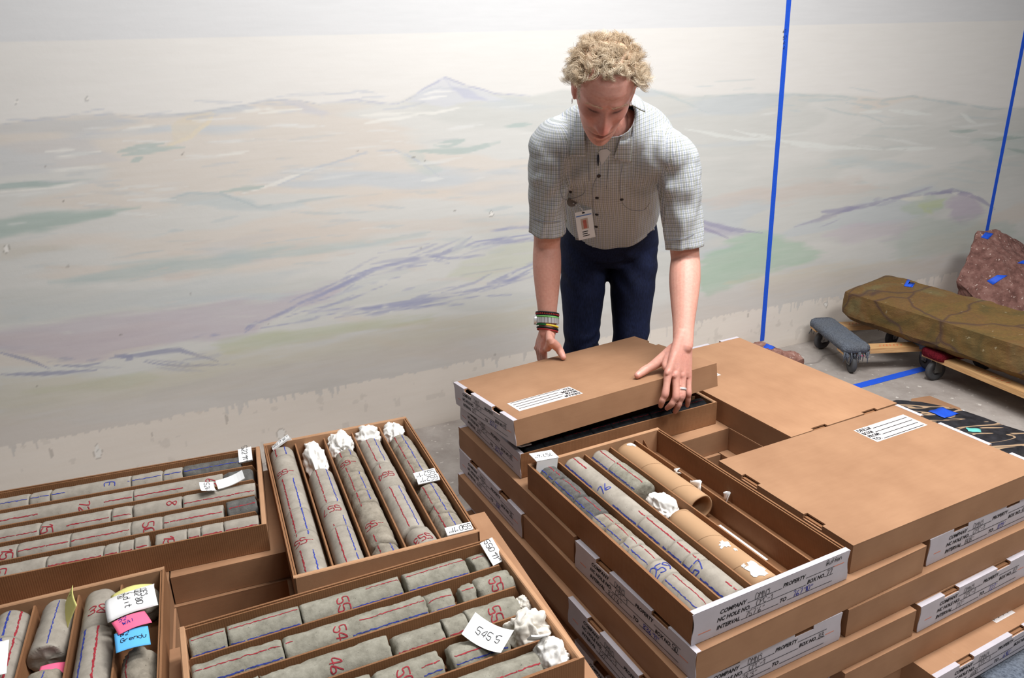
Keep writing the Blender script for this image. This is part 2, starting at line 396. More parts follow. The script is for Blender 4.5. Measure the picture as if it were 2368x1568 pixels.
brush([(640, 432), (740, 385), (850, 352), (900, 348), (960, 372), (1010, 405)], 3.2, (192, 198, 206), .7)
patch([(700, 470), (900, 440), (1230, 418), (1230, 440), (950, 455), (720, 480)], (222, 210, 198), .6, 12)
patch([(540, 555), (700, 520), (1000, 505), (1230, 505), (1230, 525), (900, 545), (600, 575), (400, 588)], (217, 206, 196), .6, 16)
patch([(0, 560), (100, 562), (170, 572), (60, 595), (0, 600)], (204, 196, 182), .6, 14)
patch([(100, 612), (180, 612), (150, 625), (110, 622)], (214, 200, 186), .6, 8)
patch([(380, 630), (460, 628), (440, 652), (380, 655)], (216, 200, 192), .45, 14)
# mauve plain and its blue scarps
patch([(-200, 790), (0, 765), (200, 735), (430, 715), (640, 682), (800, 645), (830, 640), (770, 690), (650, 722), (580, 768), (400, 805), (200, 835), (0, 812), (-200, 815)], (198, 187, 197), .75, 14)
patch([(0, 700), (200, 690), (500, 640), (700, 620), (640, 660), (430, 700), (200, 730), (0, 745)], (204, 208, 208), .6, 18)
sc_c = (163, 166, 194)
for q, w in (([(560, 772), (590, 748), (650, 722), (760, 672), (850, 628), (960, 600), (1010, 588), (1100, 560), (1240, 538)], 6), ([(980, 590), (1040, 595), (1120, 588)], 5), ([(1000, 600), (1040, 606)], 6),
             ([(690, 740), (800, 722), (900, 706), (1000, 690), (1100, 672), (1180, 645), (1240, 612)], 7), ([(860, 724), (960, 712), (1080, 690), (1180, 682)], 5), ([(720, 700), (840, 662), (930, 640)], 4),
             ([(650, 735), (760, 705), (850, 680), (900, 658)], 3), ([(600, 760), (700, 742), (790, 720)], 4), ([(450, 782), (500, 776)], 4), ([(560, 765), (575, 752), (590, 742)], 5),
             ([(800, 640), (860, 622), (930, 608)], 3), ([(1020, 580), (1060, 568), (1090, 548)], 4), ([(1100, 560), (1170, 548), (1240, 545)], 5), ([(1050, 640), (1110, 628), (1180, 618)], 3), ([(1140, 668), (1180, 650), (1230, 640)], 6)):
    brush(q, w*.7, sc_c, .7, .6)
for q in ([(760, 690), (860, 650), (960, 625)], [(900, 690), (1000, 660), (1080, 640)], [(1040, 585), (1080, 556)], [(640, 748), (760, 722)]): brush(q, 8, (208, 210, 208), .6, .3)
patch([(1080, 600), (1180, 560), (1240, 550), (1240, 600), (1150, 640), (1050, 640)], (206, 208, 190), .7, 14)
patch([(480, 800), (640, 770), (900, 742), (1010, 730), (980, 745), (800, 770), (640, 800), (520, 822)], (197, 201, 172), .75, 12)
patch([(60, 905), (240, 875), (330, 862), (400, 872), (280, 892), (110, 912)], (196, 203, 184), .7, 10)
for q, w in (([(0, 815), (60, 830), (112, 850)], 4), ([(250, 830), (330, 822), (420, 812), (500, 838)], 5), ([(262, 824), (300, 828), (290, 835)], 6), ([(0, 868), (110, 862), (220, 856)], 5), ([(330, 838), (430, 848), (500, 846)], 3), ([(120, 842), (200, 846), (240, 836)], 3)):
    brush(q, w, (160, 162, 184), .8, .3)
patch([(0, 870), (300, 880), (480, 830), (700, 800), (1000, 745), (1240, 700), (1240, 760), (900, 830), (500, 900), (0, 985)], (208, 200, 180), .6, 30)
patch([(340, 905), (520, 870), (700, 845), (640, 872), (460, 900), (350, 922)], (190, 188, 186), .4, 16)

# fine parallel brush strokes: scarps in blue-grey, hill contours in pale and grey tones
for base, nst, spread, cl in (([(560, 772), (650, 722), (760, 672), (850, 628), (960, 600), (1100, 560), (1240, 538)], 34, 26, sc_c), ([(690, 742), (900, 708), (1000, 690), (1100, 672), (1240, 612)], 30, 22, sc_c),
                              ([(1835, 522), (1990, 480), (2150, 446), (2240, 452), (2300, 486)], 12, 12, (168, 166, 186)), ([(0, 830), (250, 832), (500, 830)], 10, 22, (166, 168, 186)),
                              ([(0, 292), (260, 268), (520, 254), (690, 234), (900, 242), (1035, 200), (1230, 226)], 22, 34, (194, 198, 206)), ([(1560, 230), (1820, 224), (2040, 240), (2368, 260)], 18, 40, (196, 205, 206)),
                              ([(0, 400), (600, 380), (1240, 360)], 34, 90, (200, 203, 204)), ([(0, 600), (600, 540), (1240, 480)], 30, 90, (196, 203, 204)), ([(1600, 420), (2000, 380), (2368, 380)], 24, 80, (200, 206, 204)),
                              ([(0, 330), (600, 310), (1240, 290)], 14, 40, (230, 230, 228)), ([(0, 430), (600, 400), (1240, 350)], 26, 100, (228, 228, 225)), ([(0, 760), (600, 700), (1240, 640)], 18, 60, (214, 212, 210)),
                              ([(0, 700), (600, 620), (1240, 560)], 16, 90, (216, 206, 198)), ([(1580, 330), (2000, 320), (2368, 330)], 16, 60, (226, 227, 224))):
    bxx = [p[0] for p in base]; byy = [p[1] for p in base]
    for _ in range(nst):
        x0 = rs.uniform(bxx[0], bxx[-1]-30); ln = rs.uniform(25, 130); off = rs.normal(0, spread*.5); sk = rs.uniform(-.12, .12)
        xs_ = np.linspace(x0, x0+ln, 4); brush([(x, float(np.interp(x, bxx, byy))+off+sk*(x-x0)) for x in xs_], rs.uniform(1.6, 4.2), cl, rs.uniform(.3, .65), .4)
# right-hand side of the painting
patch([(1620, 640), (1640, 590), (1710, 552), (1790, 538), (1850, 560), (1905, 585), (1850, 612), (1780, 632), (1700, 660), (1640, 690)], (178, 202, 182), .85, 14)
patch([(1600, 505), (1660, 520), (1730, 546), (1690, 548), (1620, 535)], (186, 180, 196), .75, 8)
brush([(1605, 506), (1650, 522), (1700, 534), (1770, 540)], 5, (164, 162, 186), .7, .4); brush([(1600, 520), (1640, 535), (1690, 552)], 3, (160, 156, 182), .7, .3)
patch([(1620, 470), (1700, 450), (1860, 420), (1980, 418), (2060, 432), (1980, 452), (1800, 470), (1640, 482)], (212, 201, 193), .75, 14)
brush([(1835, 522), (1900, 500), (1990, 480), (2070, 458), (2150, 446)], 4, (170, 168, 186), .7, .4); brush([(1900, 490), (1950, 486), (1985, 482)], 6, (164, 162, 186), .7, .4)
brush([(2150, 448), (2200, 440), (2240, 452), (2300, 486)], 6, (164, 161, 184), .7, .4)
patch([(2085, 455), (2130, 448), (2140, 460), (2100, 466)], (226, 224, 212), .85, 5); patch([(2190, 440), (2225, 445), (2210, 454)], (230, 228, 222), .85, 4)
patch([(2090, 475), (2150, 452), (2200, 460), (2180, 480), (2140, 500), (2110, 500)], (190, 201, 186), .8, 10)
patch([(2130, 468), (2190, 458), (2180, 476), (2150, 482), (2170, 500), (2140, 492)], (196, 206, 160), .6, 6)
patch([(2195, 455), (2240, 452), (2270, 490), (2230, 520), (2200, 500)], (196, 184, 200), .75, 10)
patch([(2040, 560), (2130, 500), (2240, 510), (2330, 520), (2368, 560), (2250, 590), (2150, 600), (2080, 610)], (186, 198, 188), .55, 22)
patch([(1900, 540), (1990, 515), (2130, 520), (2080, 550), (1950, 560)], (206, 195, 204), .6, 16)
patch([(1700, 650), (1900, 620), (2100, 600), (2200, 620), (2000, 650), (1780, 690)], (216, 203, 182), .6, 20)
patch([(1930, 365), (2050, 370), (2150, 388), (2060, 400), (1950, 382)], (192, 204, 206), .5, 12)
patch([(2250, 330), (2368, 300), (2420, 360), (2300, 370)], (186, 198, 194), .5, 16)
for q in ([(1700, 300), (1850, 335), (2040, 345)], [(1580, 300), (1700, 320), (1790, 325)], [(2060, 254), (2150, 262)], [(2220, 262), (2260, 285)], [(2050, 345), (2160, 342)], [(1990, 262), (2040, 258)]): brush(q, 5, (228, 230, 226), .7, .3)
for q in ([(1630, 222), (1720, 220), (1900, 222), (2040, 232), (2112, 224), (2200, 238), (2290, 252), (2368, 250)], [(1500, 208), (1560, 225), (1640, 260)], [(1900, 250), (2000, 270), (2050, 285)]): brush(q, 2.6, (190, 200, 200), .6)
for q in ([(2190, 305), (2260, 300)], [(2270, 325), (2368, 318)], [(2330, 345), (2400, 360)]): brush(q, 4, (160, 178, 172), .6, .3)
# grey wash with drips, then bare plaster below
drip = .262-.012*uu+.010*(vf(uu*4, uu*0+3, 101)-.5)*2
dl = vnoise(uu*90, uu*0+1, 111); drl = np.clip((dl-.55)/.45, 0, 1)**1.5*np.where(vnoise(uu*3.1, uu*0, 113) > .42, .055, .012)
wash = (zz < drip+.15+.02*(vf(uu*3, zz*6, 121)-.5)) & (zz > drip-drl)
wa = (np.clip((drip+.15+.05*(vf(uu*3, zz*6, 121)-.5)-zz)/.05, 0, 1)*.62*wash)[:, None]; C = C*(1-wa)+L((210, 203, 197))*wa
pl = zz <= drip-drl
plc = L((233, 224, 214))*(1+.10*(vf(uu*2.2, zz*5, 131)-.5))[:, None]
pit = vf(uu*22, zz*22, 141, 3) > .74
C[pl] = plc[pl]; C[pl & pit] = C[pl & pit]*.9
low = np.clip(1-zz/.05, 0, 1)*vf(uu*6, zz*10, 151); C = C*(1-.35*low[:, None])+L((150, 128, 104))*(.35*low[:, None])
mk = vnoise(uu*30, zz*9, 161) > .965; C[mk & pl] *= .72
# chips through to white plaster
for (x, y, r) in ((226, 1048, 8), (224, 1034, 4), (201, 230, 4), (1136, 495, 4), (15, 575, 5), (38, 236, 3), (650, 1004, 8), (1910, 705, 3), (930, 972, 4)):
    d = np.hypot(PX-x, (PY-y)*.7)+7*(grain-.5); C[d < r] = L((240, 236, 230))
    C[(d > r) & (d < r+2)] *= .7
for _ in range(16):
    x, y = rs.uniform(0, 2300), rs.uniform(320, 900); a = rs.uniform(-.6, .1); ln = rs.uniform(3, 9)
    brush([(x, y), (x+ln, y+ln*a)], 1.8, (120, 112, 106), .6, 0)
C *= (1+.035*(grain-.5)+.03*(vf(uu*1.2, zz*1.6, 171)-.5))[:, None]
nuv, nzv = len(us), len(zs)
me = bpy.data.meshes.new('wall_back'); me.vertices.add(nuv*nzv); me.vertices.foreach_set('co', Pw.reshape(-1))
ii, jj = np.meshgrid(np.arange(nuv-1), np.arange(nzv-1), indexing='ij'); a = (ii*nzv+jj).ravel()
fc = np.stack([a, a+nzv, a+nzv+1, a+1], 1).astype(np.int32)
me.loops.add(fc.size); me.loops.foreach_set('vertex_index', fc.ravel()); me.polygons.add(len(fc))
me.polygons.foreach_set('loop_start', np.arange(len(fc), dtype=np.int32)*4); me.polygons.foreach_set('loop_total', np.full(len(fc), 4, np.int32)); me.update(calc_edges=True)
ca = me.color_attributes.new('paint', 'FLOAT_COLOR', 'POINT'); ca.data.foreach_set('color', np.concatenate([np.clip(C, 0, 1), np.ones((len(C), 1))], 1).astype(np.float32).ravel())
t = NT('painted_mural'); at = t.new('ShaderNodeAttribute', attribute_name='paint'); v = t.coord('Object')
g = t.noise(t.coord('Object', (1, 1, 9)), 7, 6, .6); cc = t.mix(.06, at.outputs['Color'], t.ramp(g, [(.3, (.25, .25, .25)), (.7, (1, 1, 1))]), 'OVERLAY')
t.bump(t.noise(v, 50, 4), .12, .003); me.materials.append(t.done(cc, .55, .25))
wall = place(me, 'wall_back'); tag(wall, 'wall painted with a pale mural of rolling hills above bare plaster', kind='structure')
# ---- painter's tape on wall and floor
def tape_strip(name, a, b, nrm, w, label, group=None, m='tape'):
    a, b = Vector(a), Vector(b); d = (b-a).normalized(); s = d.cross(nrm).normalized(); mb = MB(); n = 12
    o = (a+b)/2; vs = []
    for i in range(n+1):
        p = a+(b-a)*i/n; ww = w/2*(1+.03*math.sin(i*2.1))
        for sx, h in ((-1, 0), (1, 0), (1, .0012), (-1, .0012)): vs.append(p+s*(sx*ww)+nrm*h-o)
    fs = [(4*i+k, 4*i+(k+1) % 4, 4*i+4+(k+1) % 4, 4*i+4+k) for i in range(n) for k in range(4)]+[(0, 1, 2, 3), (4*n+3, 4*n+2, 4*n+1, 4*n)]
    mb.add(vs, fs); ob = mb.build(name, M[m], None, o); tag(ob, label, 'tape', group); return ob, s
p1 = onwall(1762, 788); p0 = wp((p1-W0).dot(WU)-.02, 2.3)
T1, s_ = tape_strip('tape_strip', p1+WN*.001, p0+WN*.001, WN, .027, 'long blue tape strip running up the wall from the pink rock')
q = MB(); rng = random.Random(3); o = T1.location
for yy in (72, 88, 100, 112):
    c = onwall(1813, yy)+WN*.0028-o
    write(q, rng.choice(['57', '61', '4:', 'S5']), -.008, -.006, .015, .0016, lambda a, b: c+WU*a+Vector((0, 0, b)), rng)
q.build('handwriting', M['pen'], T1)
p1 = onwall(2279, 548); p0 = wp((p1-W0).dot(WU)+.03, 2.3)
tape_strip('tape_strip', p1+WN*.001, p0+WN*.001, WN, .027, 'long blue tape strip running up the wall from the red boulder')
tape_strip('tape_strip', onz(1930, 907, .0005), onz(2185, 840, .0005), Vector((0, 0, 1)), .045, 'blue tape strip stuck to the concrete floor beside the dollies')
sc = MB(); c = onz(1992, 823, 0); sc.box(-.016, .016, -.009, .009, 0.0002, .001); so = sc.build('paper_scrap', M['pink'], None, c+Vector((0, 0, .0003)), (0, 0, .2)); tag(so, 'small hot pink paper scrap lying on the concrete floor', 'paper scrap')
# ================================================================== core boxes
LB, WB, HB = .640, .401, .0700          # open tray
LL_, WL, HL = .648, .409, .0702         # lid
SLOT = .097; SH = .026
def cells(mb, xs, ys, keep, fn, t0, t1):
    """a board made of grid cells, with holes where keep() is false; fn(a,b,t) carries to 3D"""
    for i in range(len(xs)-1):
        for j in range(len(ys)-1):
            if not keep((xs[i]+xs[i+1])/2, (ys[j]+ys[j+1])/2): continue
            P = [(xs[i], ys[j]), (xs[i+1], ys[j]), (xs[i+1], ys[j+1]), (xs[i], ys[j+1])]
            mb.add([fn(a, b, t0) for a, b in P]+[fn(a, b, t1) for a, b in P], [])
            o = len(mb.v)-8
            F = [(3, 2, 1, 0), (4, 5, 6, 7)]
            nb = [(0, -1, (0, 1, 5, 4)), (1, 0, (1, 2, 6, 5)), (0, 1, (2, 3, 7, 6)), (-1, 0, (3, 0, 4, 7))]
            for di, dj, f in nb:
                ii, jj = i+di, j+dj
                inside = 0 <= ii < len(xs)-1 and 0 <= jj < len(ys)-1 and keep((xs[ii]+xs[ii+1])/2, (ys[jj]+ys[jj+1])/2)
                if not inside: F.append(f)
            mb.f += [tuple(k+o for k in f) for f in F]
ysl = [-SLOT-SH, -SLOT+SH, SLOT-SH, SLOT+SH]
def in_slot(y): return abs(abs(y)-SLOT) < SH
PM = {}
def lid_meshes():
    t = .004; a, b = LL_/2, WL/2
    m = MB(); cells(m, [-a, -a+.011, a-.011, a], [-b]+ysl+[b], lambda x, y: not (abs(x) > a-.011 and in_slot(y)), lambda x, y, z: (x, y, z), HL-t, HL)
    PM['top'] = m.mesh('top_panel', M['card'])
    m = MB(); m.box(-a, a, -b, -b+t, .0008, HL-t); PM['side'] = m.mesh('side_panel', M['card'])
    m = MB(); m.box(-a, a, b-t, b, .0008, HL-t); PM['side2'] = m.mesh('side_panel', M['card'])
    def endp(x0, x1):
        m = MB(); cells(m, [-b+t, -SLOT-SH, -SLOT+SH, SLOT-SH, SLOT+SH, b-t], [.001, HL-t-.007, HL-t], lambda y, z: not (z > HL-t-.007 and in_slot(y)), lambda y, z, x: (x, y, z), x0, x1); return m
    PM['end0'] = endp(-a, -a+t).mesh('end_panel', M['card'])
    PM['end1'] = endp(a-t, a).mesh('end_panel', M['card'])
    # white printed facing on the label end, wavy cut side edges
    m = MB(); bb = b-.0005; n = 14
    def wav(z): return .0022*math.sin(z*95)
    cells(m, [-bb]+ysl+[bb], [.0015]+[.0015+(HL-.0095)*k/6 for k in range(1, 6)]+[HL-.0085, HL+.0004], lambda y, z: not (z > HL-.0087 and in_slot(y)),
          lambda y, z, x: (x, y+(wav(z)*(1 if y > 0 else -1) if abs(y) > bb-.001 else 0), z), a, a+.0012)
    PM['facing'] = m.mesh('label_panel', M['label'])
    # folded-over white strip on the top edge
    m = MB(); cells(m, [a-.011, a+.0012], [-bb]+ysl+[bb], lambda x, y: not in_slot(y), lambda x, y, z: (x, y, z), HL, HL+.0006)
    PM['strip'] = m.mesh('label_fold', M['label'])
    # tray inside, seen through slots and gaps
    m = MB(); a2, b2 = LB/2, WB/2
    m.box(-a2, a2, -b2, b2, 0.0004, HL-.0075); PM['inner'] = m.mesh('inner_tray', M['cardin'])
    m = MB(); m.box(a-.235, a-.042, .078, .153, HL, HL+.0005); PM['sticker'] = m.mesh('sticker', M['sticker'])
    m = MB(); fn = lambda x, y: (x, y, HL+.0009)
    for k, (tx, w) in enumerate((('DRILL#', .046), ('BOX#', .034), ('FROM:', .040), ('TO:', .024))):
        y = .138-k*.0175; x = a-.231; print_text(m, tx, x, y-.001, .0125, w, fn, shear=0, offset=.03)
        m.box(x+w+.004, a-.050, y-.003, y-.0006, HL+.0006, HL+.0009)
    PM['sttext'] = m.mesh('sticker_text', M['ink'])
    for s in (-1, 1):
        m = MB(); yy = s*.172; m.box(a+.0013, a+.0016, yy-.012, yy+.012, .026+.006*(s > 0), .0272+.006*(s > 0))
        PM['crop%d' % s] = m.mesh('crop_mark', M['orange'])
def form_print(x):
    """the printed form on a label end: local +X face, writing runs along +Y"""
    m = MB(); fn = lambda y, z: (x, y, z); bb = WL/2; f = lambda q: -bb+q*2*bb
    def ln(a, b, z): m.box(x-.0003, x, f(a), f(b), z-.0012, z-.0004)
    r1, r2, r3 = .0475, .031, .0135; h = .0092
    print_text(m, 'COMPANY', f(.165), r1, h, .066, fn); ln(.33, .545, r1); print_text(m, 'PROPERTY', f(.55), r1, h, .060, fn); ln(.70, .895, r1)
    print_text(m, 'NC HOLE NO.', f(.15), r2, h, .081, fn); ln(.355, .705, r2); print_text(m, 'BOX NO.', f(.71), r2, h, .048, fn); ln(.83, .885, r2)
    print_text(m, 'INTERVAL', f(.15), r3, h, .057, fn); ln(.295, .53, r3); print_text(m, 'TO', f(.538), r3, h, .017, fn); ln(.585, .885, r3)
    return m.mesh('printed_form', M['ink'])
PM['form'] = form_print(LL_/2+.0018)
PM['formb'] = form_print(LB/2+.0018)
def form_fill(x, a, b, box, seed, extra=None):
    """handwritten entries: black strokes and a blue one"""
    rng = random.Random(seed); m = MB(); mblu = MB(); fn = lambda y, z: (x+.0002, y, z); f = lambda q: -WL/2+q*WL
    write(m, 'DMNS', f(.375), .0482, .013, .0011, fn, rng); write(m, 'CPC-1', f(.385), .0318, .0125, .0011, fn, rng); write(m, a, f(.32), .0142, .0125, .0011, fn, rng)
    write(mblu, b, f(.62), .0142, .0125, .0014, fn, rng); write(m, box, f(.838), .0318, .0115, .0013, fn, rng)
    if extra: write(m, extra, f(.83), .0575, .010, .0012, fn, rng)
    return m.mesh('handwriting', M['pen']), mblu.mesh('handwriting', M['penblue'])
def put_writing(x, fill, fp):
    for me in form_fill(x, *fill):
        if len(me.vertices): tag(place(me, 'handwriting', fp), None, kind='stuff')
lid_meshes()
ORD = ['top', 'second', 'third', 'fourth', 'fifth', 'bottom']
def box_frame(x, y, yaw, o, L_, W_, flip):
    """far-left corner -> centre and heading of the box (local X = length)"""
    e1 = Vector((math.cos(yaw), math.sin(yaw), 0)); tt = Vector((math.sin(yaw), -math.cos(yaw), 0))
    if o == 'd2': c = Vector((x, y, 0))+e1*L_/2+tt*W_/2; r = yaw
    else: c = Vector((x, y, 0))+e1*W_/2+tt*L_/2; r = yaw-PI/2
    return c, r+(PI if flip else 0)
def closed_box(name, x, y, yaw, o, ztop, flip, label, fill=None, group=None, inner=True, sticker=True):
    c, r = box_frame(x, y, yaw, o, LL_, WL, flip)
    e = empty(name, (c.x, c.y, ztop-HL), (0, 0, r)); tag(e, label, 'box', group)
    for k in ('top', 'side', 'side2', 'end0', 'end1'): place(PM[k], PM[k].name, e)
    if inner: place(PM['inner'], 'inner_tray', e)
    fp = place(PM['facing'], 'label_panel', e); tag(fp, 'white label end printed with a form')
    place(PM['form'], 'printed_form', fp); place(PM['crop1'], 'crop_mark', fp); place(PM['crop-1'], 'crop_mark', fp); place(PM['strip'], 'label_fold', fp)
    if fill:
        put_writing(LL_/2+.002, fill, fp)
    if sticker:
        s = place(PM['sticker'], 'sticker', e); tag(s, 'white address sticker with four ruled lines'); place(PM['sttext'], 'sticker_text', s)
    return e
# tray pieces
def tray_meshes():
    t = .004; a, b = LB/2, WB/2; te = .011; p = (WB-2*t)/5
    m = MB(); m.box(-a, a, -b, b, 0.0005, .0035); PM['t_bottom'] = m.mesh('bottom', M['cardin'])
    for k, s in (('t_side', -1), ('t_side2', 1)):
        m = MB(); y0, y1 = sorted((s*b, s*(b-t))); m.box(-a, a, y0, y1, .0035, HB)
        y0, y1 = sorted((s*(b-t-.0012), s*(b-t-.0042))); m.box(-a+te, a-te, y0, y1, .0035, HB-.0025)     # doubled liner board
        PM[k] = m.mesh('side_wall', M['cardin'])
    for k, s in (('t_end', -1), ('t_end2', 1)):
        m = MB(); x0, x1 = sorted((s*a, s*(a-te))); z1 = HB+.001
        pr = [(x0, .0035), (x1, .0035), (x1, z1-.002), (x1-.002, z1), (x0+.002, z1), (x0, z1-.002)]
        m.prism(pr, 'y', -b+.0002, b-.0002); PM[k] = m.mesh('end_wall', M['cardedge'])
    m = MB(); h = HB-.010; x0, x1 = -a+te, a-te
    m.prism([(x0, .0035), (x1, .0035), (x1, .030), (x1-.012, h), (x0+.004, h), (x0, h-.006)], 'y', -.0018, .0018); PM['t_div'] = m.mesh('divider', M['cardin'])
    PM['pitch'] = p
    m = MB(); n = 16; bb = b-.0005
    def wav(z): return .0024*math.sin(z*95+.6)
    cells(m, [-bb, -.1, .1, bb], [.001+(HB-.001)*k/7 for k in range(8)], lambda y, z: True, lambda y, z, x: (x, y+(wav(z)*(1 if y > 0 else -1) if abs(y) > bb-.001 else 0), z), a, a+.0014)
    m.box(a-te+.001, a+.0014, -bb, bb, HB+.0008, HB+.0016); PM['t_face'] = m.mesh('label_panel', M['label'])
    for s in (-1, 1):
        m = MB(); yy = s*.172; m.box(a+.0015, a+.0018, yy-.015, yy+.015, .020+.026*(s > 0), .0212+.026*(s > 0))
        PM['t_crop%d' % s] = m.mesh('crop_mark', M['orange'])
tray_meshes()
def row_y(i): return -WB/2+.004+PM['pitch']*(i+.5)
class Tray:
    def __init__(s, name, x, y, yaw, o, ztop, flip, label, face=False, fill=None, group=None):
        s.o = o; c, r = box_frame(x, y, yaw, o, LB, WB, flip)
        s.e = empty(name, (c.x, c.y, ztop-HB), (0, 0, r)); tag(s.e, label, 'box', group); s.r = r; s.zb = ztop-HB
        s.M = Matrix.Translation((c.x, c.y, ztop-HB)) @ Matrix.Rotation(r, 4, 'Z')
        for k in ('t_bottom', 't_side', 't_side2', 't_end', 't_end2'): place(PM[k], PM[k].name, s.e)
        for i in range(1, 5): place(PM['t_div'], 'divider', s.e, (0, -WB/2+.004+PM['pitch']*i, 0))
        if face:
            fp = place(PM['t_face'], 'label_panel', s.e); tag(fp, 'white label end printed with a form'); place(PM['formb'], 'printed_form', fp); place(PM['t_crop1'], 'crop_mark', fp); place(PM['t_crop-1'], 'crop_mark', fp)
            if fill:
                put_writing(LB/2+.002, fill, fp)
        s.flip = flip; s.M0 = Matrix.Translation((c.x, c.y, ztop-HB)) @ Matrix.Rotation(r+(PI if flip else 0), 4, 'Z'); s.r0 = r+(PI if flip else 0)
    def w(s, along, across, z):
        """along from the wall end (d1) or the left end (d2); across from the left wall (d1) or the far wall (d2)"""
        return s.M0 @ Vector((along-LB/2, (across-WB/2) if s.o == 'd1' else (WB/2-across), z))
    def row(s, i): return .004+PM['pitch']*(i+.5)
HP = .0705
RZ = lambda k: .565-HP*(k-1)
LZ = lambda k: .546-HP*(k-1)
# ---- right-hand pinwheel stack
TA = Tray('core_tray', .0284, 1.7331, .4615, 'd1', RZ(1), False, 'open core tray with white label end reading box 77 and two cardboard tubes', True, ("757'6\"", "767'10\"", '77', 4, 'Buffen'))
TD = Tray('core_tray', -.1619, 2.144, .4495, 'd2', RZ(1), True, 'core tray of black core under the lid being lifted', True, ("819'", "827'6\"", '49', 9))
closed_box('core_box', .5052, 1.7201, .4594, 'd2', RZ(1), False, 'top closed core box whose ruled sticker shows in full beside the open tray', ("801'6\"", "808'", '47', 12))
closed_box('core_box', .4318, 2.41, .4687, 'd1', RZ(1), True, 'top closed core box with scratched lid nearest the stone column', ("790'", "799'", '46', 13))
def layer(prefix, O, yaw, k, zf, odd, skip, fills, jit, names):
    """one pinwheel layer: a near-left, b near-right, c far-left, d far-right"""
    e1 = Vector((math.cos(yaw), math.sin(yaw))); tt = Vector((math.sin(yaw), -math.cos(yaw)))
    A, B = .648, .412
    if odd: lay = {'a': ('d1', 0, B, False), 'b': ('d2', B, A, False), 'c': ('d2', 0, 0, True), 'd': ('d1', A, 0, True)}
    else: lay = {'a': ('d2', 0, A, True), 'b': ('d1', A, B, False), 'c': ('d1', 0, 0, True), 'd': ('d2', B, 0, False)}
    for q, (o, s, t_, fl) in lay.items():
        if q in skip: continue
        dx, dy, dyaw = jit.get(q, (0, 0, 0)); p = Vector(O)+e1*(s+.003+dx)+tt*(t_+.003+dy)
        closed_box('core_box', p.x, p.y, yaw+dyaw, o, zf(k), fl, names(q, k), fills.get(q), None, True, False if (k > 1 and q != 'd') else True)
POS = {'a': 'on its tape-free camera side', 'b': '', 'c': '', 'd': ''}
def rname(q, k):
    w = {'a': 'below the open tray of tubes', 'b': 'below the stickered lid', 'c': 'below the tray of black core', 'd': 'below the scratched lid'}[q]
    if k == 6: return 'closed core box in the bottom layer, %s' % w
    return 'closed core box in the %s layer, %s' % (ORD[k-1], w)
closed_box('core_box', .1294, 1.5028, .4842, 'd2', RZ(2), True, 'closed core box numbered 50 directly below the open tray of tubes', ("827'6\"", "836'11\"", '50', 21), sticker=False)
closed_box('core_box', -.167, 2.0945, .4701, 'd1', RZ(2), True, rname('c', 2), None, sticker=False)
O2 = (-.167, 2.0945)
layer('R', O2, .470, 2, RZ, False, ('a', 'c'), {'b': ("808'", "819'", '48', 22)}, {'b': (.022, -.012, .004)}, rname)
layer('R', (-.1721, 2.0935), .458, 3, RZ, True, (), {'a': ("678'3\"", "", '33', 23), 'c': ("699'", "708'", '35', 24)}, {'c': (0, 0, -.008), 'b': (.01, .005, .01)}, rname)
layer('R', (-.1792, 2.0682), .458, 4, RZ, False, (), {'b': ("717'", "727'", '37', 25), 'a': ("727'", "736'", '38', 26)}, {'b': (.004, -.005, .02)}, rname)
layer('R', (-.165, 2.085), .462, 5, RZ, True, (), {'a': ("640'", "650'", '29', 27), 'c': ("650'", "659'", '30', 28)}, {'a': (.01, -.02, 0), 'c': (.02, 0, 0), 'b': (-.008, .02, 0)}, rname)
layer('R', (-.165, 2.09), .462, 6, RZ, False, ('b',), {}, {}, rname)
e = closed_box('core_box', .911-.297, 1.352+.576, .475, 'd1', RZ(6), False, 'lowest closed core box jutting out over a blue carpeted dolly', ("600'", "610'", '25', 29))
# ---- left-hand pinwheel stack
TE = Tray('core_tray', -.6914, 1.9246, .3724, 'd1', LZ(1), False, 'open core tray with tissue wads packed at the wall end of four rows')
TF = Tray('core_tray', -.6391, 1.1919, .417, 'd2', LZ(1), False, 'open core tray of green-grey core with crumpled tissue at its corner')
TG = Tray('core_tray', -1.3049, 1.7091, .3206, 'd2', LZ(1), False, 'open core tray lying along the wall, its rows marked by red lines')
TH = Tray('core_tray', -1.1168, 1.2383, .3717, 'd1', LZ(1), False, 'open core tray with pink, blue and yellow sticky notes')
def lname(q, k):
    w = {'a': 'below the sticky-note tray', 'b': 'below the green-grey core tray', 'c': 'below the tray along the wall', 'd': 'below the tissue-packed tray'}[q]
    return 'closed core box in the %s layer, %s' % (ORD[k-1], w)
OL = Vector((-1.297, 1.682))
layer('L', OL, .352, 2, LZ, False, (), {}, {'b': (.075, .03, .02), 'd': (.0, .0, 0)}, lname)
layer('L', OL+Vector((.005, -.012)), .36, 3, LZ, True, (), {}, {}, lname)
layer('L', OL+Vector((.0, -.01)), .365, 4, LZ, False, (), {}, {}, lname)
layer('L', OL+Vector((.006, -.01)), .36, 5, LZ, True, (), {}, {}, lname)
layer('L', OL+Vector((.0, -.01)), .36, 6, LZ, False, (), {}, {}, lname)
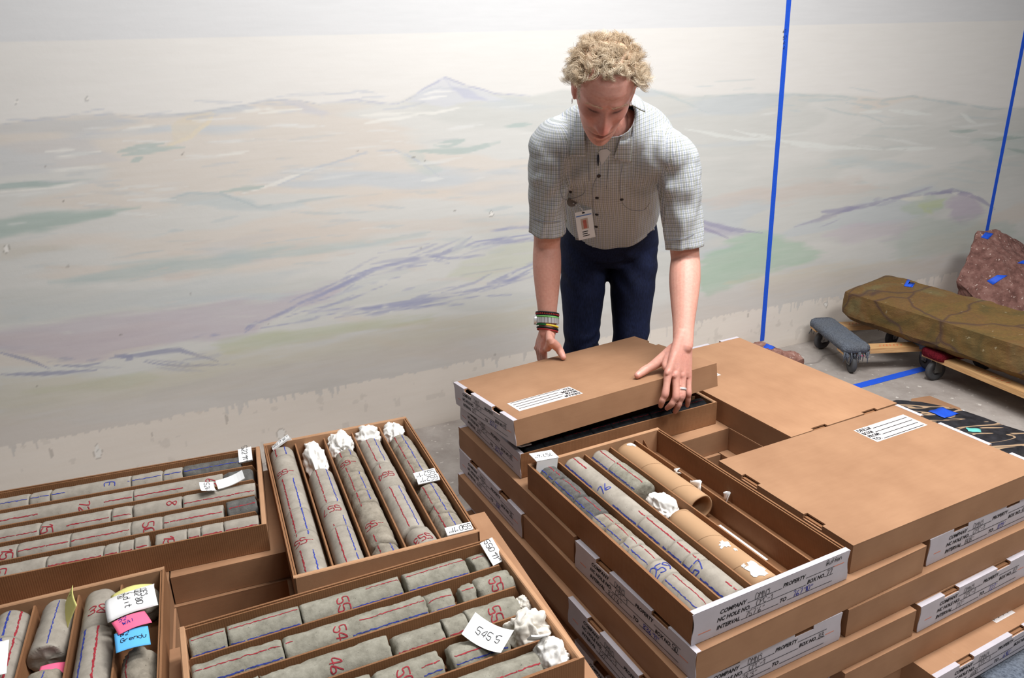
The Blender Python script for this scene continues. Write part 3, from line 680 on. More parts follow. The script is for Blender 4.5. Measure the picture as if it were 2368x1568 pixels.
# ---- the lifted lid
KM = Matrix(((0.8997, -0.4288, -0.082, -.0016), (0.435, 0.8963, 0.0857, 1.7802), (0.0368, -0.1128, 0.9929, .6621), (0, 0, 0, 1)))
def K(x, y, z): return KM @ Vector((x, y, z))        # lid frame: origin near-left top corner, x along, y across, z up
cK = K(LL_/2, WL/2+.002, -HL)
eK = empty('box_lid', cK); R3 = KM.to_3x3().to_4x4() @ Matrix.Rotation(PI, 4, 'Z'); eK.rotation_euler = R3.to_euler()
tag(eK, 'cardboard lid with white label end, lifted at a tilt by both hands', 'lid')
for k in ('top', 'side', 'side2', 'end0', 'end1'): place(PM[k], PM[k].name, eK)
fp = place(PM['facing'], 'label_panel', eK); tag(fp, 'white label end printed with a form'); place(PM['form'], 'printed_form', fp); place(PM['strip'], 'label_fold', fp); place(PM['crop1'], 'crop_mark', fp); place(PM['crop-1'], 'crop_mark', fp)
put_writing(LL_/2+.002, ("819'", "827'6\"", '49', 31), fp)
s = place(PM['sticker'], 'sticker', eK); tag(s, 'white address sticker with four ruled lines'); place(PM['sttext'], 'sticker_text', s)
# ================================================================== drill core and packing in the trays
CR = .0313
NUM = ['first', 'second', 'third', 'fourth', 'fifth', 'sixth', 'seventh', 'eighth', 'ninth', 'tenth', 'eleventh', 'twelfth']
def core(tray, row, x0, x1, mat='core', rough=.012, seed=0, R=CR, red=None, blue=None, text=None, tmode='in', tcol='corered', ends=.004, tilt=(0, 0), dz=0, dy=0, lw=.0034, dash=.25, ang=0, label='', group=None, th=None):
    """one broken length of core lying in its row; red/blue = angle of the scribed line from the crown"""
    rng = random.Random(seed*7+3); Ln = x1-x0; ns = max(8, int(Ln/.005)); nt = 34; so = Vector((seed*3.7, seed*1.3, seed*2.1)); ends *= .7
    h = Ln/2
    def rad(x, th):
        p = Vector((x, math.cos(th)*R, math.sin(th)*R))+so
        r = R*(1+rough*2.0*mnoise.fractal(p*28, 1, 2, 4)+rough*.8*mnoise.noise(p*140))
        e = min(x+h, h-x)
        r -= R*.5*max(0, 1-e/(.006+rough*.25))**2*max(0, .02+rough*2.2+.8*mnoise.noise(p*45)*min(1.4, rough*40))
        return min(r, R*1.03)
    def endx(side, y, z):
        p = Vector((side*5.0, y, z))+so
        return side*h-side*ends*(.1+1.2*abs(mnoise.fractal(p*42, 1, 2, 3)))+tilt[0 if side < 0 else 1]*y/R*.01
    vs = []; fs = []
    for i in range(ns+1):
        f = i/ns
        for k in range(nt):
            th = 2*PI*k/nt; y, z = math.sin(th)*R, math.cos(th)*R
            x = endx(-1, y, z)*(1-f)+endx(1, y, z)*f; r = rad(x, th)
            vs.append((x, math.sin(th)*r, math.cos(th)*r))
    for i in range(ns):
        for k in range(nt):
            a = i*nt+k; b = i*nt+(k+1) % nt; fs.append((a, b, b+nt, a+nt))
    for side, base in ((-1, 0), (1, ns*nt)):
        prev = [base+k for k in range(nt)]
        for q in (.68, .36):
            cur = []
            for k in range(nt):
                bx, by, bz = vs[base+k]; y, z = by*q, bz*q; cur.append(len(vs)); vs.append((endx(side, y, z)+side*.002*(1-q), y, z))
            for k in range(nt):
                f = (prev[k], cur[k], cur[(k+1) % nt], prev[(k+1) % nt]); fs.append(f if side < 0 else f[::-1])
            prev = cur
        c = len(vs); vs.append((endx(side, 0, 0)+side*.002, 0, 0))
        for k in range(nt):
            f = (prev[k], c, prev[(k+1) % nt]); fs.append(f if side < 0 else f[::-1])
    m = MB(); m.add(vs, fs)
    org = tray.w((x0+x1)/2, tray.row(row)+dy, .0045+R+dz)
    ob = m.build('drill_core', M[mat], None, org, (0, 0, tray.r0+ang), True)
    tag(ob, label, 'core sample', group)
    def onc(s, arc, lift=.0005):
        th = arc; r = rad(max(-h+.001, min(h-.001, s)), th)+lift; return (s, math.sin(th)*r, math.cos(th)*r)
    tx0 = -9
    if text: tx0 = text[1]-(x0+x1)/2
    for nm, a, mt in (('red_line', red, 'corered'), ('blue_line', blue, 'coreblue')):
        if a is None: continue
        mb = MB(); x = -h+ends+.0015
        while x < h-ends-.004:
            ln = rng.uniform(.04, .14) if rng.random() > dash else rng.uniform(.008, .03)
            xe = min(h-ends-.001, x+ln)
            if not (tx0-.004 < x < tx0+.026 or tx0-.004 < xe < tx0+.026 or (x < tx0 < xe)):
                n = max(2, int((xe-x)/.004)); pts = [(x+(xe-x)*i/n, (a+rng.uniform(-.03, .03))*R) for i in range(n+1)]
                ribbon(mb, pts, [lw*.78*(.45+.6*rng.random()) for _ in pts], lambda s, b: onc(s, b/R))
            x = xe+(rng.uniform(.0005, .002) if rng.random() > dash*.7 else rng.uniform(.003, .009))
        if mb.v:
            lo = mb.build(nm, M[mt], ob); tag(lo, None, kind='stuff')
    if text:
        mb = MB(); tx, _, *rest = text; a0 = rest[0] if rest else 0.0; hh = (rest[1] if len(rest) > 1 else .022)
        if tmode == 'in': fn = lambda a, b: onc(tx0+b, (a0*R+.016-a)/R, .0007)
        elif tmode == 'out': fn = lambda a, b: onc(tx0-b+.02, (a0*R-.016+a)/R, .0007)
        else: fn = lambda a, b: onc(tx0+a, (a0*R-.010+b)/R, .0007)
        write(mb, tx, 0, 0, hh, .0024, fn, rng, .35, .1, 1.3, 4)
        lo = mb.build('depth_number', M[tcol], ob); tag(lo, 'hand-drawn depth number', kind='stuff')
    return ob
ROWS = {}
def fill_row(tray, tname, row, breaks, endname, rowname, adj='grey', rev=False, first=0, **kw):
    """breaks: list of (x0,x1) pieces; per-piece overrides in a dict as third item"""
    n = len(breaks); obs = []
    for i, br in enumerate(breaks):
        x0, x1 = br[0], br[1]; ov = dict(kw); ov.update(br[2] if len(br) > 2 else {})
        ad = ov.pop('adj', adj); k = (n-1-i if rev else i)+first
        ROWS.setdefault('s', 0); ROWS['s'] += 1
        lab = '%s core, %s from the %s, %s row of the %s' % (ad, NUM[k], endname, rowname, tname)
        obs.append(core(tray, row, x0, x1, seed=ROWS['s'], label=lab, group='core samples in the %s' % tname, **ov))
    return obs
def seq(bs, gap=.0015, ov=None):
    gap *= .45
    out = [(bs[i]+gap, bs[i+1]-gap, dict()) for i in range(len(bs)-1)]
    for k, d in (ov or {}).items(): out[k] = (d.pop('x0', out[k][0]), d.pop('x1', out[k][1]), d)
    return out
# tissue-packed tray
E_ = dict(tname='tissue-packed tray', endname='wall end')
fill_row(TE, row=0, breaks=seq([.028, .081, .365, .466, .627], .0006, {1: dict(text=('-55', .165)), 3: dict(text=('-55', .495))}), rowname='first', adj='smooth grey', red=-.55, blue=.28, rough=.006, lw=.0045, dash=.1, ends=.0015, **E_)
fill_row(TE, row=1, breaks=seq([.196, .371, .482, .627], .0006, {1: dict(text=('557', .392))}), rowname='second', adj='smooth grey', red=-.35, blue=.5, rough=.007, ends=.0018, lw=.004, **E_)
fill_row(TE, row=2, breaks=seq([.122, .160, .244, .348, .402, .578, .627], .001, {1: dict(text=('-55', .185)), 4: dict(text=('-55', .495), rough=.03), 5: dict(rough=.04, dz=-.003)}), rowname='third', adj='cracked grey', red=-.5, blue=.35, rough=.02, mat='core2', ends=.004, lw=.0036, dash=.4, **E_)
fill_row(TE, row=3, breaks=seq([.080, .229, .357, .556, .627], .002, {0: dict(rough=.03), 1: dict(text=('554', .285), dz=-.002, dy=-.002), 2: dict(rough=.012), 3: dict(text=('553', .592), ang=.12, dy=.006)}), rowname='fourth', adj='chipped grey', red=-.3, blue=.4, rough=.016, mat='core', ends=.006, lw=.0034, dash=.2, dy=-.004, **E_)
fill_row(TE, row=4, breaks=seq([.100, .140, .338, .352], .001, {1: dict(rough=.045)})[:2]+seq([.386, .481, .523, .592, .618], .0012), rowname='fifth', adj='pitted grey', red=-.55, blue=.15, rough=.03, mat='core2', ends=.003, lw=.0034, dash=.35, **E_)
# green-grey tray
F_ = dict(tname='green-grey core tray', endname='sticky-note end')
fill_row(TF, row=0, breaks=seq([.014, .080, .215, .416, .557, .567, .604], .0022, {2: dict(text=('55', .285, -.6)), 3: dict(x0=.424), 4: dict(x1=.5665)})[:4]+[(.568, .604, dict(dz=-.004, ang=.1))], rowname='first', red=0.00, blue=-1.00, rough=.018, mat='core3', adj='green-grey', ends=.003, **F_)
fill_row(TF, row=1, breaks=seq([.013, .170, .442, .499, .545, .625], .001, {0: dict(rough=.05), 1: dict(text=('54', .262, -.6)), 2: dict(dz=-.004), 3: dict(x0=.512, dz=-.006, rough=.05), 4: dict(text=('55', .575, -.6), rough=.05)}), rowname='second', red=-0.20, blue=-0.95, rough=.035, mat='core3', adj='crumbly green-grey', ends=.004, **F_)
fill_row(TF, row=2, breaks=seq([.014, .120, .346, .451, .497, .604], .001, {1: dict(text=('46', .236, -.6), rough=.05), 2: dict(x0=.353, dz=-.008, rough=.035), 3: dict(dz=-.006), 4: dict(text=('55', .540, -.6), dz=-.003)}), rowname='third', red=-0.85, blue=-1.15, rough=.04, mat='core3', adj='crumbly green-grey', ends=.004, **F_)
fill_row(TF, row=3, breaks=seq([.014, .150, .296, .420, .545], .002, {2: dict(text=('55', .335, -.6), ang=.04), 3: dict(x0=.432, rough=.04)}), rowname='fourth', red=-0.45, blue=-0.90, rough=.03, mat='core3', adj='broken green-grey', ends=.008, **F_)
fill_row(TF, row=4, breaks=seq([.014, .200, .420, .572], .001), rowname='fifth', red=-.5, rough=.02, mat='core3', adj='green-grey', ends=.003, **F_)
# tray along the wall (counted from the end next to the tissue-packed tray)
G_ = dict(tname='tray along the wall', endname='tissue end', rev=True)
fill_row(TG, row=0, breaks=seq([.014, .092, .139, .322, .397, .445, .590], .0016, {2: dict(text=('E', .262, -.7), tcol='coreblue'), 5: dict(mat='coredark', rough=.03)}), rowname='first', adj='grey', blue=-.45, rough=.012, ends=.002, **G_)
fill_row(TG, row=1, breaks=seq([.014, .335, .544, .618], .001, {0: dict(text=('72', .216, -.7)), 1: dict(text=('65', .505, -.7)), 2: dict(mat='coredark', rough=.08, adj='dark crumbled', red=None)}), rowname='second', adj='smooth grey', red=-0.60, rough=.006, ends=.0015, lw=.004, dash=.1, **G_)
fill_row(TG, row=2, breaks=seq([.014, .145, .295, .341, .451, .622], .0012, {1: dict(text=('15', .150, -.7)), 3: dict(text=('8', .448-.03, -.7)), 2: dict(rough=.03)}), rowname='third', adj='pale grey', red=-0.65, rough=.014, ends=.004, **G_)
fill_row(TG, row=3, breaks=seq([.014, .115, .220, .345, .413, .546], .001, {0: dict(text=('15', .085, -.7)), 3: dict(text=('50', .372, -.7))})+[(.553, .622, dict(ang=.10, dz=.006, mat='coredark', adj='loose dark', ends=.006))], rowname='fourth', adj='grey', red=-0.55, rough=.008, ends=.0015, lw=.004, dash=.1, **G_)
fill_row(TG, row=4, breaks=seq([.014, .187, .298, .329, .360, .389], .001, {0: dict(text=('5', .09, -.7)), 4: dict(ang=.06, dz=.003)})+seq([.402, .469, .498, .547, .624], .0012, {0: dict(text=('15', .420, -.7)), 1: dict(rough=.03)}), rowname='fifth', adj='grey', red=-0.70, rough=.01, ends=.003, lw=.004, dash=.1, **G_)
# sticky-note tray
H_ = dict(tname='sticky-note tray', endname='wall end')
fill_row(TH, row=3, breaks=seq([.022, .138, .300, .620], .0012, {0: dict(text=("38-", .082, -.0, .026), tmode='out')}), rowname='fourth', adj='smooth grey', red=.25, blue=-.5, rough=.006, ends=.002, lw=.0055, dash=.05, **H_)
fill_row(TH, row=2, breaks=[(.018, .165, dict(rough=.03, ends=.012, ang=-.05)), (.215, .33, dict(rough=.07, ends=.01, mat='core2', adj='crumbled grey', dz=-.006)), (.335, .62, dict())], rowname='third', adj='broken grey', blue=.15, rough=.02, **H_)
fill_row(TH, row=1, breaks=seq([.022, .104, .330, .620], .0012), rowname='second', adj='smooth grey', red=.65, blue=.0, rough=.006, ends=.0015, lw=.0055, dash=.03, **H_)
fill_row(TH, row=0, breaks=seq([.022, .3, .620], .0012), rowname='first', adj='smooth grey', red=.65, blue=.0, rough=.006, **H_)
fill_row(TH, row=4, breaks=[(.030, .100, dict(rough=.09, dz=-.004, ang=.15)), (.225, .330, dict(rough=.09, dz=-.006, red=-.6)), (.335, .6, dict(rough=.06))], rowname='fifth', adj='crumbled grey', rough=.08, mat='core2', ends=.012, **H_)
# tube tray
A_ = dict(tname='tube tray', endname='black core end')
fill_row(TA, row=0, breaks=seq([.026, .060, .088, .186, .268, .320, .377, .407, .470, .521, .627], .0008, {2: dict(rough=.05), 3: dict(rough=.03), 4: dict(mat='core2'), 5: dict(mat='core2'), 6: dict(mat='core'), 7: dict(mat='core'), 8: dict(mat='core', text=('259', .488, -.5, .024), tmode='out', tcol='coreblue'), 9: dict(mat='core')}), rowname='first', adj='dark grey', red=.05, blue=-.62, rough=.022, mat='coredark', ends=.003, dash=.3, lw=.003, **A_)
fill_row(TA, row=1, breaks=seq([.022, .333, .440, .490, .516, .624], .001, {0: dict(text=('76', .176, -.5, .024), tmode='out', tcol='coreblue', dash=.02, lw=.005), 3: dict(rough=.012), 4: dict(text=('57', .516, -.6, .022), tmode='out', tcol='coreblue')}), rowname='second', adj='pale grey', red=-.10, blue=-1.0, rough=.006, mat='core', ends=.0018, dash=.4, lw=.005, **A_)
fill_row(TA, row=2, breaks=seq([.024, .101, .218], .001, {1: dict(mat='core3', R=.0325, ends=.004)}), rowname='third', adj='grey', red=-.1, blue=-.95, rough=.008, ends=.0018, lw=.004, **A_)
# black core under the lifted lid
D_ = dict(tname='black core tray', endname='white label end')
fill_row(TD, row=4, breaks=seq([.030, .085, .150, .235, .300, .372, .430, .500, .560, .622], .001), rowname='fifth', adj='black', red=-.2, rough=.015, mat='coreblack', ends=.003, dash=.6, **D_)
fill_row(TD, row=3, breaks=seq([.018, .2, .42, .622], .001), rowname='fourth', adj='black', red=-.2, rough=.015, mat='coreblack', ends=.003, **D_)
fill_row(TD, row=2, breaks=seq([.018, .3, .622], .001), rowname='third', adj='black', rough=.015, mat='coreblack', **D_)
fill_row(TD, row=1, breaks=seq([.018, .3, .622], .001), rowname='second', adj='black', rough=.015, mat='coreblack', **D_)
fill_row(TD, row=0, breaks=seq([.018, .3, .622], .001), rowname='first', adj='black', rough=.015, mat='coreblack', **D_)
# ---- cardboard core tubes in the tube tray
def tube_roll(x0, x1, row, label, seed, patches):
    R, r = .0325, .0285; nt, ns = 40, 24; rng = random.Random(seed); h = (x1-x0)/2; vs = []; fs = []
    for rr in (R, r):
        for i in range(ns+1):
            for k in range(nt):
                a = 2*PI*k/nt; vs.append((-h+2*h*i/ns+(.0015*math.sin(3*a+seed) if i in (0, ns) else 0), math.sin(a)*rr, math.cos(a)*rr))
    N = (ns+1)*nt
    for i in range(ns):
        for k in range(nt):
            a, b = i*nt+k, i*nt+(k+1) % nt; fs.append((a, b, b+nt, a+nt)); fs.append((N+a, N+a+nt, N+b+nt, N+b))
    for i in (0, ns):
        for k in range(nt):
            a, b = i*nt+k, i*nt+(k+1) % nt; f = (a, N+a, N+b, b); fs.append(f if i == 0 else f[::-1])
    m = MB(); m.add(vs, fs); ob = m.build('cardboard_tube', M['tubecard'], None, TA.w((x0+x1)/2, TA.row(row), .0045+R), (0, 0, TA.r0), True); tag(ob, label, 'tube')
    # spiral seam
    m = MB(); ribbon(m, [(-h+.01+2*h*.9*i/60, i/60*2*PI*3.2) for i in range(61)], .0, lambda a, b: (a, b, 0)) if False else None
    m = MB(); pts = [(-h+.004+(2*h-.008)*i/90, i/90*2*PI*2.4) for i in range(91)]
    vs = []
    for x, a in pts:
        for d in (-.0007, .0007): vs.append((x+d, math.sin(a)*(R+.0003), math.cos(a)*(R+.0003)))
    m.add(vs, [(2*i, 2*i+1, 2*i+3, 2*i+2) for i in range(90)]); m.build('spiral_seam', plain('tube_seam', (150, 116, 84), .8) if 'seam' not in M else M['seam'], ob)
    for (px, pa, w, l) in patches:
        m = MB(); n = 22; c = []
        for k in range(n):
            a = 2*PI*k/n; q = 1+.35*rng.uniform(-1, 1); s = px-(x0+x1)/2+math.cos(a)*l/2*q; th = pa+math.sin(a)*w/2/R*q; c.append((s, math.sin(th)*(R+.0008), math.cos(th)*(R+.0008)))
        ctr = (px-(x0+x1)/2, math.sin(pa)*(R+.002), math.cos(pa)*(R+.002)); m.add(c+[ctr], [(k, (k+1) % n, n) for k in range(n)]); m.build('torn_paper', M['paper'], ob)
    return ob
tube_roll(.350, .624, 2, 'brown cardboard tube with white torn patches, beside an empty row', 1, [(.50, -.1, .022, .022), (.525, .1, .008, .01), (.592, -.2, .03, .045), (.57, -.5, .008, .008)])
tube_roll(.030, .330, 3, 'brown cardboard tube, its open end over the white paper strip', 2, [(.045, 0.2, .02, .02)])
def shred(tray, x, ac, z, w, h, seed, label, name='paper_shred', mat='paper', rz=0.0):
    rng = random.Random(seed); m = MB(); vs = []; n = 6
    for i in range(n+1):
        for j in range(4): vs.append(((i/n-.5)*w, .004*math.sin(i*1.3+seed)+.002*rng.uniform(-1, 1)+.004*(j-1.5)*math.sin(seed+i), j/3*h*(1-.5*abs(i/n-.5))+.001*rng.random()))
    m.add(vs, [(i*4+j, i*4+j+1, i*4+j+5, i*4+j+4) for i in range(n) for j in range(3)])
    o = m.build(name, M[mat], None, tray.w(x, ac, z), (0, 0, tray.r0+rz), True); o.modifiers.new('solid', 'SOLIDIFY').thickness = .0008; tag(o, label, 'paper'); return o
shred(TA, .275, TA.row(3)+.033, .045, .035, .026, 4, 'torn white paper shred beside the open-ended cardboard tube')
shred(TA, .20, TA.row(3)+.0335, .052, .02, .012, 6, 'tiny white paper shred halfway along the open-ended tube')
shred(TA, .30, TA.row(4)+.026, .0045, .016, .03, 9, 'small white paper corner standing in the empty row')
m = MB(); m.box(-.075, .075, -.0075, .0075, 0, .0012); o = m.build('paper_strip', M['paper'], None, TA.w(.445, TA.row(3)+.018, .0052), (0, 0, TA.r0)); tag(o, 'white paper strip lying in the row beyond the open-ended tube', 'paper')
m = MB(); m.prism([(.0, .004), (.0, .052), (.034, .004)], 'y', -.001, .001); o = m.build('corner_flap', M['cardin'], TA.e); o.location = (-LB/2+.0115, row_y(4)-.01, 0); o.rotation_euler = (0, 0, .5)
# ---- tissue wads
V3 = Vector
def tissue(pos, rx, ry, rz, seed, label, rotz=0.0, mat='tissue', amp=.42, spike=0.0):
    bm = bmesh.new(); bmesh.ops.create_icosphere(bm, subdivisions=5, radius=1); so = Vector((seed*2.3, seed, seed*.7))
    for v in bm.verts:
        p = v.co.copy(); q0 = p+.35*V3((mnoise.noise(p*1.5+so), mnoise.noise(p*1.5-so), mnoise.noise(p*1.5+so*2))); n1 = 1-abs(mnoise.noise(q0*1.2+so))*2.6; n2 = 1-abs(mnoise.noise(q0*2.3+so*2))*2.5; n3 = 1-abs(mnoise.noise(q0*4.6+so))*2.4
        k = 1+amp*.85*(.5*n1+.34*n2+.09*n3)-amp*.5
        if spike: k += spike*max(0, mnoise.noise(p*1.3+so*3))**2*4
        q = p*k; v.co = (q.x*rx, q.y*ry, max(q.z*rz, -rz*.75))
    me = bpy.data.meshes.new('tissue_wad'); bm.to_mesh(me); bm.free(); me.materials.append(M[mat]); me.polygons.foreach_set('use_smooth', [True]*len(me.polygons))
    o = place(me, 'tissue_wad', None, pos, (0, 0, rotz)); tag(o, label, 'tissue'); return o
TZ = .036
tissue(TE.w(.100, TE.row(1), TZ+.004), .098, .031, .036, 3, 'long white tissue wad filling the wall end of the second row', TE.r0)
tissue(TE.w(.060, TE.row(2)-.002, TZ+.010), .060, .034, .040, 5, 'white tissue wad at the wall end of the cracked core row', TE.r0, amp=.5)
tissue(TE.w(.044, TE.row(3), TZ+.012), .044, .035, .038, 7, 'boxy white tissue wad at the wall end of the chipped core row', TE.r0, amp=.4)
tissue(TE.w(.052, TE.row(4)-.006, TZ+.008), .046, .031, .036, 9, 'white tissue wad at the wall end of the pitted core row', TE.r0, amp=.5)
tissue(TF.w(.616, TF.row(2), TZ+.004), .014, .022, .022, 11, 'small crumbled white tissue wad ending the third green-grey row', TF.r0, 'tissue_dirty')
tissue(TF.w(.592, TF.row(3)-.003, TZ+.012), .038, .036, .040, 13, 'soiled tissue wad with a twisted peak beside the curled paper tag', TF.r0, 'tissue_dirty', .5, .35)
tissue(TF.w(.598, TF.row(4), TZ+.012), .032, .034, .038, 15, 'soft white tissue wad in the near corner of the green-grey tray', TF.r0, 'tissue', .4)
tissue(TA.w(.292, TA.row(2), TZ), .052, .031, .034, 17, 'white tissue wad between a core stub and a patched cardboard tube', TA.r0, 'tissue', .5)
# ---- depth tags: small folded white foam or paper markers
def depth_tag(tray, x, ac, z, w, h, t_, text, label, rot=(0, 0, 0), seed=1, curl=0.0, size=.013):
    rng = random.Random(seed); n = 8; vs = []
    for i in range(n+1):
        a = i/n-.5
        for j in range(3):
            b = j/2-.5; zc_ = curl*(a*a*4-.3); vs.append((a*w, b*h, zc_))
    for i in range(n+1):
        a = i/n-.5
        for j in range(3):
            b = j/2-.5; zc_ = curl*(a*a*4-.3); vs.append((a*w, b*h, zc_-t_))
    N = (n+1)*3; fs = []
    for i in range(n):
        for j in range(2):
            q = i*3+j; fs += [(q, q+3, q+4, q+1), (N+q, N+q+1, N+q+4, N+q+3)]
    for i in range(n):
        for j, s in ((0, 1), (2, -1)):
            q = i*3+j; f = (q, N+q, N+q+3, q+3); fs.append(f if s > 0 else f[::-1])
    for i, s in ((0, -1), (n, 1)):
        for j in range(2):
            q = i*3+j; f = (q, N+q, N+q+1, q+1); fs.append(f if s > 0 else f[::-1])
    m = MB(); m.add(vs, fs); o = m.build('depth_tag', M['paper'], None, tray.w(x, ac, z), (rot[0], rot[1], tray.r0+rot[2])); tag(o, label, 'tag')
    if text:
        q = MB(); L_ = len(text)*size*.62; write(q, text, -L_/2, -size/2, size, .0013, lambda a, b: (a, b, curl*((a/w)**2*4-.3)+.0006), rng)
        tag(q.build('handwriting', M['pen'], o), None, kind='stuff')
    return o
hp2 = PI/2
depth_tag(TE, .020, TE.row(0), .076, .052, .024, .005, "557'6\"", 'white foam depth tag at the wall end of the smooth core row', (0, -.5, -hp2+PI), 2)
m = MB(); m.box(-.003, .003, -.027, .027, -.06, 0); 
depth_tag(TE, .352, TE.row(4)+.002, .075, .056, .020, .004, "552'1\"", 'upper white tag of two crossing the pitted core row', (-.35, 0, -hp2+.05), 3)
depth_tag(TE, .372, TE.row(4)+.004, .070, .056, .020, .004, "552'1\"", 'lower white tag of two crossing the pitted core row', (-.45, 0, -hp2), 4)
depth_tag(TE, .616, TE.row(4)+.004, .074, .060, .022, .006, "550'11\"", 'white foam depth tag at the near end of the pitted core row', (-.30, 0, -hp2), 5)
depth_tag(TF, .617, TF.row(0)+.006, .072, .056, .030, .003, "550'11\"", 'white depth tag leaning at the end of the first green-grey row', (.1, .55, -hp2+.2), 6)
depth_tag(TF, .508, TF.row(3)+.004, .078, .080, .050, .001, "545'5", 'curled white paper tag lying across the fourth green-grey row', (.25, .15, -.9), 7, .012, .015)
depth_tag(TF, .585, TF.row(4)-.024, .084, .036, .030, .003, None, 'small blank white tag pushed into the soft corner tissue', (-.9, .1, -.15), 8, .002)
depth_tag(TG, .602, TG.row(0), .075, .044, .034, .006, "522'11\"", 'white folded depth tag at the end of the row nearest the wall', (.1, .45, -hp2), 9)
depth_tag(TG, .512, TG.row(2)-.004, .079, .040, .034, .001, "526'2", 'curled white paper tag lettered across the third wall-tray row', (-.3, .1, -hp2+.2), 10, .006, .012)
depth_tag(TG, .566, TG.row(2)-.012, .084, .066, .026, .003, None, 'blank bent white tag beside the lettered curled tag', (.5, -.2, .1), 11, .006)
depth_tag(TA, .012, TA.row(0)-.002, .089, .064, .040, .002, "757'6\"", 'white folded paper block at the far corner of the tube tray', (-.05, -.1, -hp2), 12)
m = MB(); m.box(-.001, .001, -.030, .030, -.040, 0); o = m.build('tag_flap', M['paper'], bpy.data.objects[o.name] if False else [q for q in bpy.data.objects if q.get('label', '').startswith('white folded paper block')][0]); o.rotation_euler = (0, 0, hp2); o.location = (0, .019, -.001)
m = MB(); m.box(-.001, .001, -.026, .026, -.05, 0); o = m.build('tag_flap', M['paper'], [q for q in bpy.data.objects if q.get('label', '').startswith('white foam depth tag at the wall end')][0]); o.rotation_euler = (0, 0, hp2); o.location = (0, .011, -.001)
depth_tag(TD, .026, TD.row(4), .074, .055, .030, .003, "819'", 'white depth tag at the end of the black core row', (.0, .35, hp2), 14)
# ---- sticky notes and card in the sticky-note tray
def note(tray, x, ac, z, w, h, mat, label, rot, curl, lines, seed, name='sticky_note', size=.010, ink='pen'):
    rng = random.Random(seed); n = 10; vs = []
    f = lambda a, b: (a, b, curl*math.sin((a/w+.5)*PI)+.25*curl*math.sin((b/h+.5)*PI*1.3))
    for i in range(n+1):
        for j in range(n+1): vs.append(f((i/n-.5)*w, (j/n-.5)*h))
    m = MB(); m.add(vs, [(i*(n+1)+j, (i+1)*(n+1)+j, (i+1)*(n+1)+j+1, i*(n+1)+j+1) for i in range(n) for j in range(n)])
    o = m.build(name, M[mat], None, tray.w(x, ac, z), (rot[0], rot[1], tray.r0+rot[2]), True); s = o.modifiers.new('solid', 'SOLIDIFY'); s.thickness = .0008; s.offset = -1; tag(o, label, 'sticky note' if name == 'sticky_note' else 'card')
    if lines:
        q = MB()
        for k, tx in enumerate(lines):
            write(q, tx, -w*.36+rng.uniform(0, .01), h*.22-k*h*.5/max(1, len(lines)-.5), size, .0011, lambda a, b: tuple(Vector(f(a, b))+Vector((0, 0, .0007))), rng)
        tag(q.build('handwriting', M[ink], o), None, kind='stuff')
    return o
note(TH, .116, TH.row(4)-.012, .086, .078, .074, 'yellow', 'pale yellow sticky note under the white written one', (.0, -.05, hp2), .010, None, 1)
note(TH, .128, TH.row(4)-.010, .090, .080, .088, 'paper', 'white curled note with pencil writing over the crumbled core', (.08, -.05, .12), .012, ['USFS', 'CuD2 80', 'K 2', 'hold it', 'P20'], 2, size=.011)
note(TH, .196, TH.row(4)-.006, .093, .058, .042, 'pink', 'hot pink sticky note overlapping the blue one', (.05, .1, hp2+.35), .004, ['S2', 'WAI'], 3, ink='penblue')
note(TH, .238, TH.row(4)-.004, .088, .056, .050, 'blue_note', 'sky blue sticky note lettered B2', (.1, .1, hp2+.12), .003, ['B2', 'Grendu'], 4)
note(TH, .066, TH.row(2)+.031, .072, .072, .050, 'yellow', 'yellow sticky note standing against the divider over a core stub', (hp2-.5, 0, .2), .003, ['2'], 5)
note(TH, .200, TH.row(2)+.010, .040, .040, .030, 'pink', 'magenta paper slip in the gap behind the crumbled core', (0, .1, hp2), .002, None, 6)
note(TH, .190, TH.row(1)-.016, .084, .085, .085, 'paper', 'white card with faint writing lying over the second row', (.1, .05, hp2+.1), .003, ['1 58-5', 'X 2 M', '6 5'], 7, name='note_card', size=.012)
# ================================================================== rocks, dollies and the far corner
M['wood'] = None
t = NT('pine_board'); v = t.coord('Object', (1.5, 30, 30)); n = t.noise(v, 4, 6, .6, .6)
M['wood'] = t.done(t.ramp(n, [(.3, lin((176, 130, 84))), (.6, lin((214, 172, 122))), (.8, lin((196, 150, 100)))]), .6, .3)
t = NT('blue_carpet'); v = t.coord('Object'); n = t.noise(v, 160, 3); n2 = t.noise(v, 8, 3)
c = t.mix(t.math('MULTIPLY', n2, .5), t.ramp(n, [(.3, lin((62, 72, 90))), (.7, lin((120, 130, 146)))]), lin((120, 116, 108))); t.bump(n, 1, .006); M['carpet'] = t.done(c, .95, .1)
t = NT('red_carpet'); v = t.coord('Object'); n = t.noise(v, 150, 3); t.bump(n, 1, .006); M['redcarpet'] = t.done(t.ramp(n, [(.3, lin((84, 18, 30))), (.7, lin((130, 36, 48)))]), .95, .1)
M['rubber'] = plain('caster_rubber', (74, 74, 76), .6, .3, .1, 30)
M['metal'] = plain('caster_steel', (150, 150, 148), .35, .5, .1, 30, 0, metal=.8)
M['spray'] = plain('orange_paint_mark', (214, 110, 70), .7, .2, .2, 60)
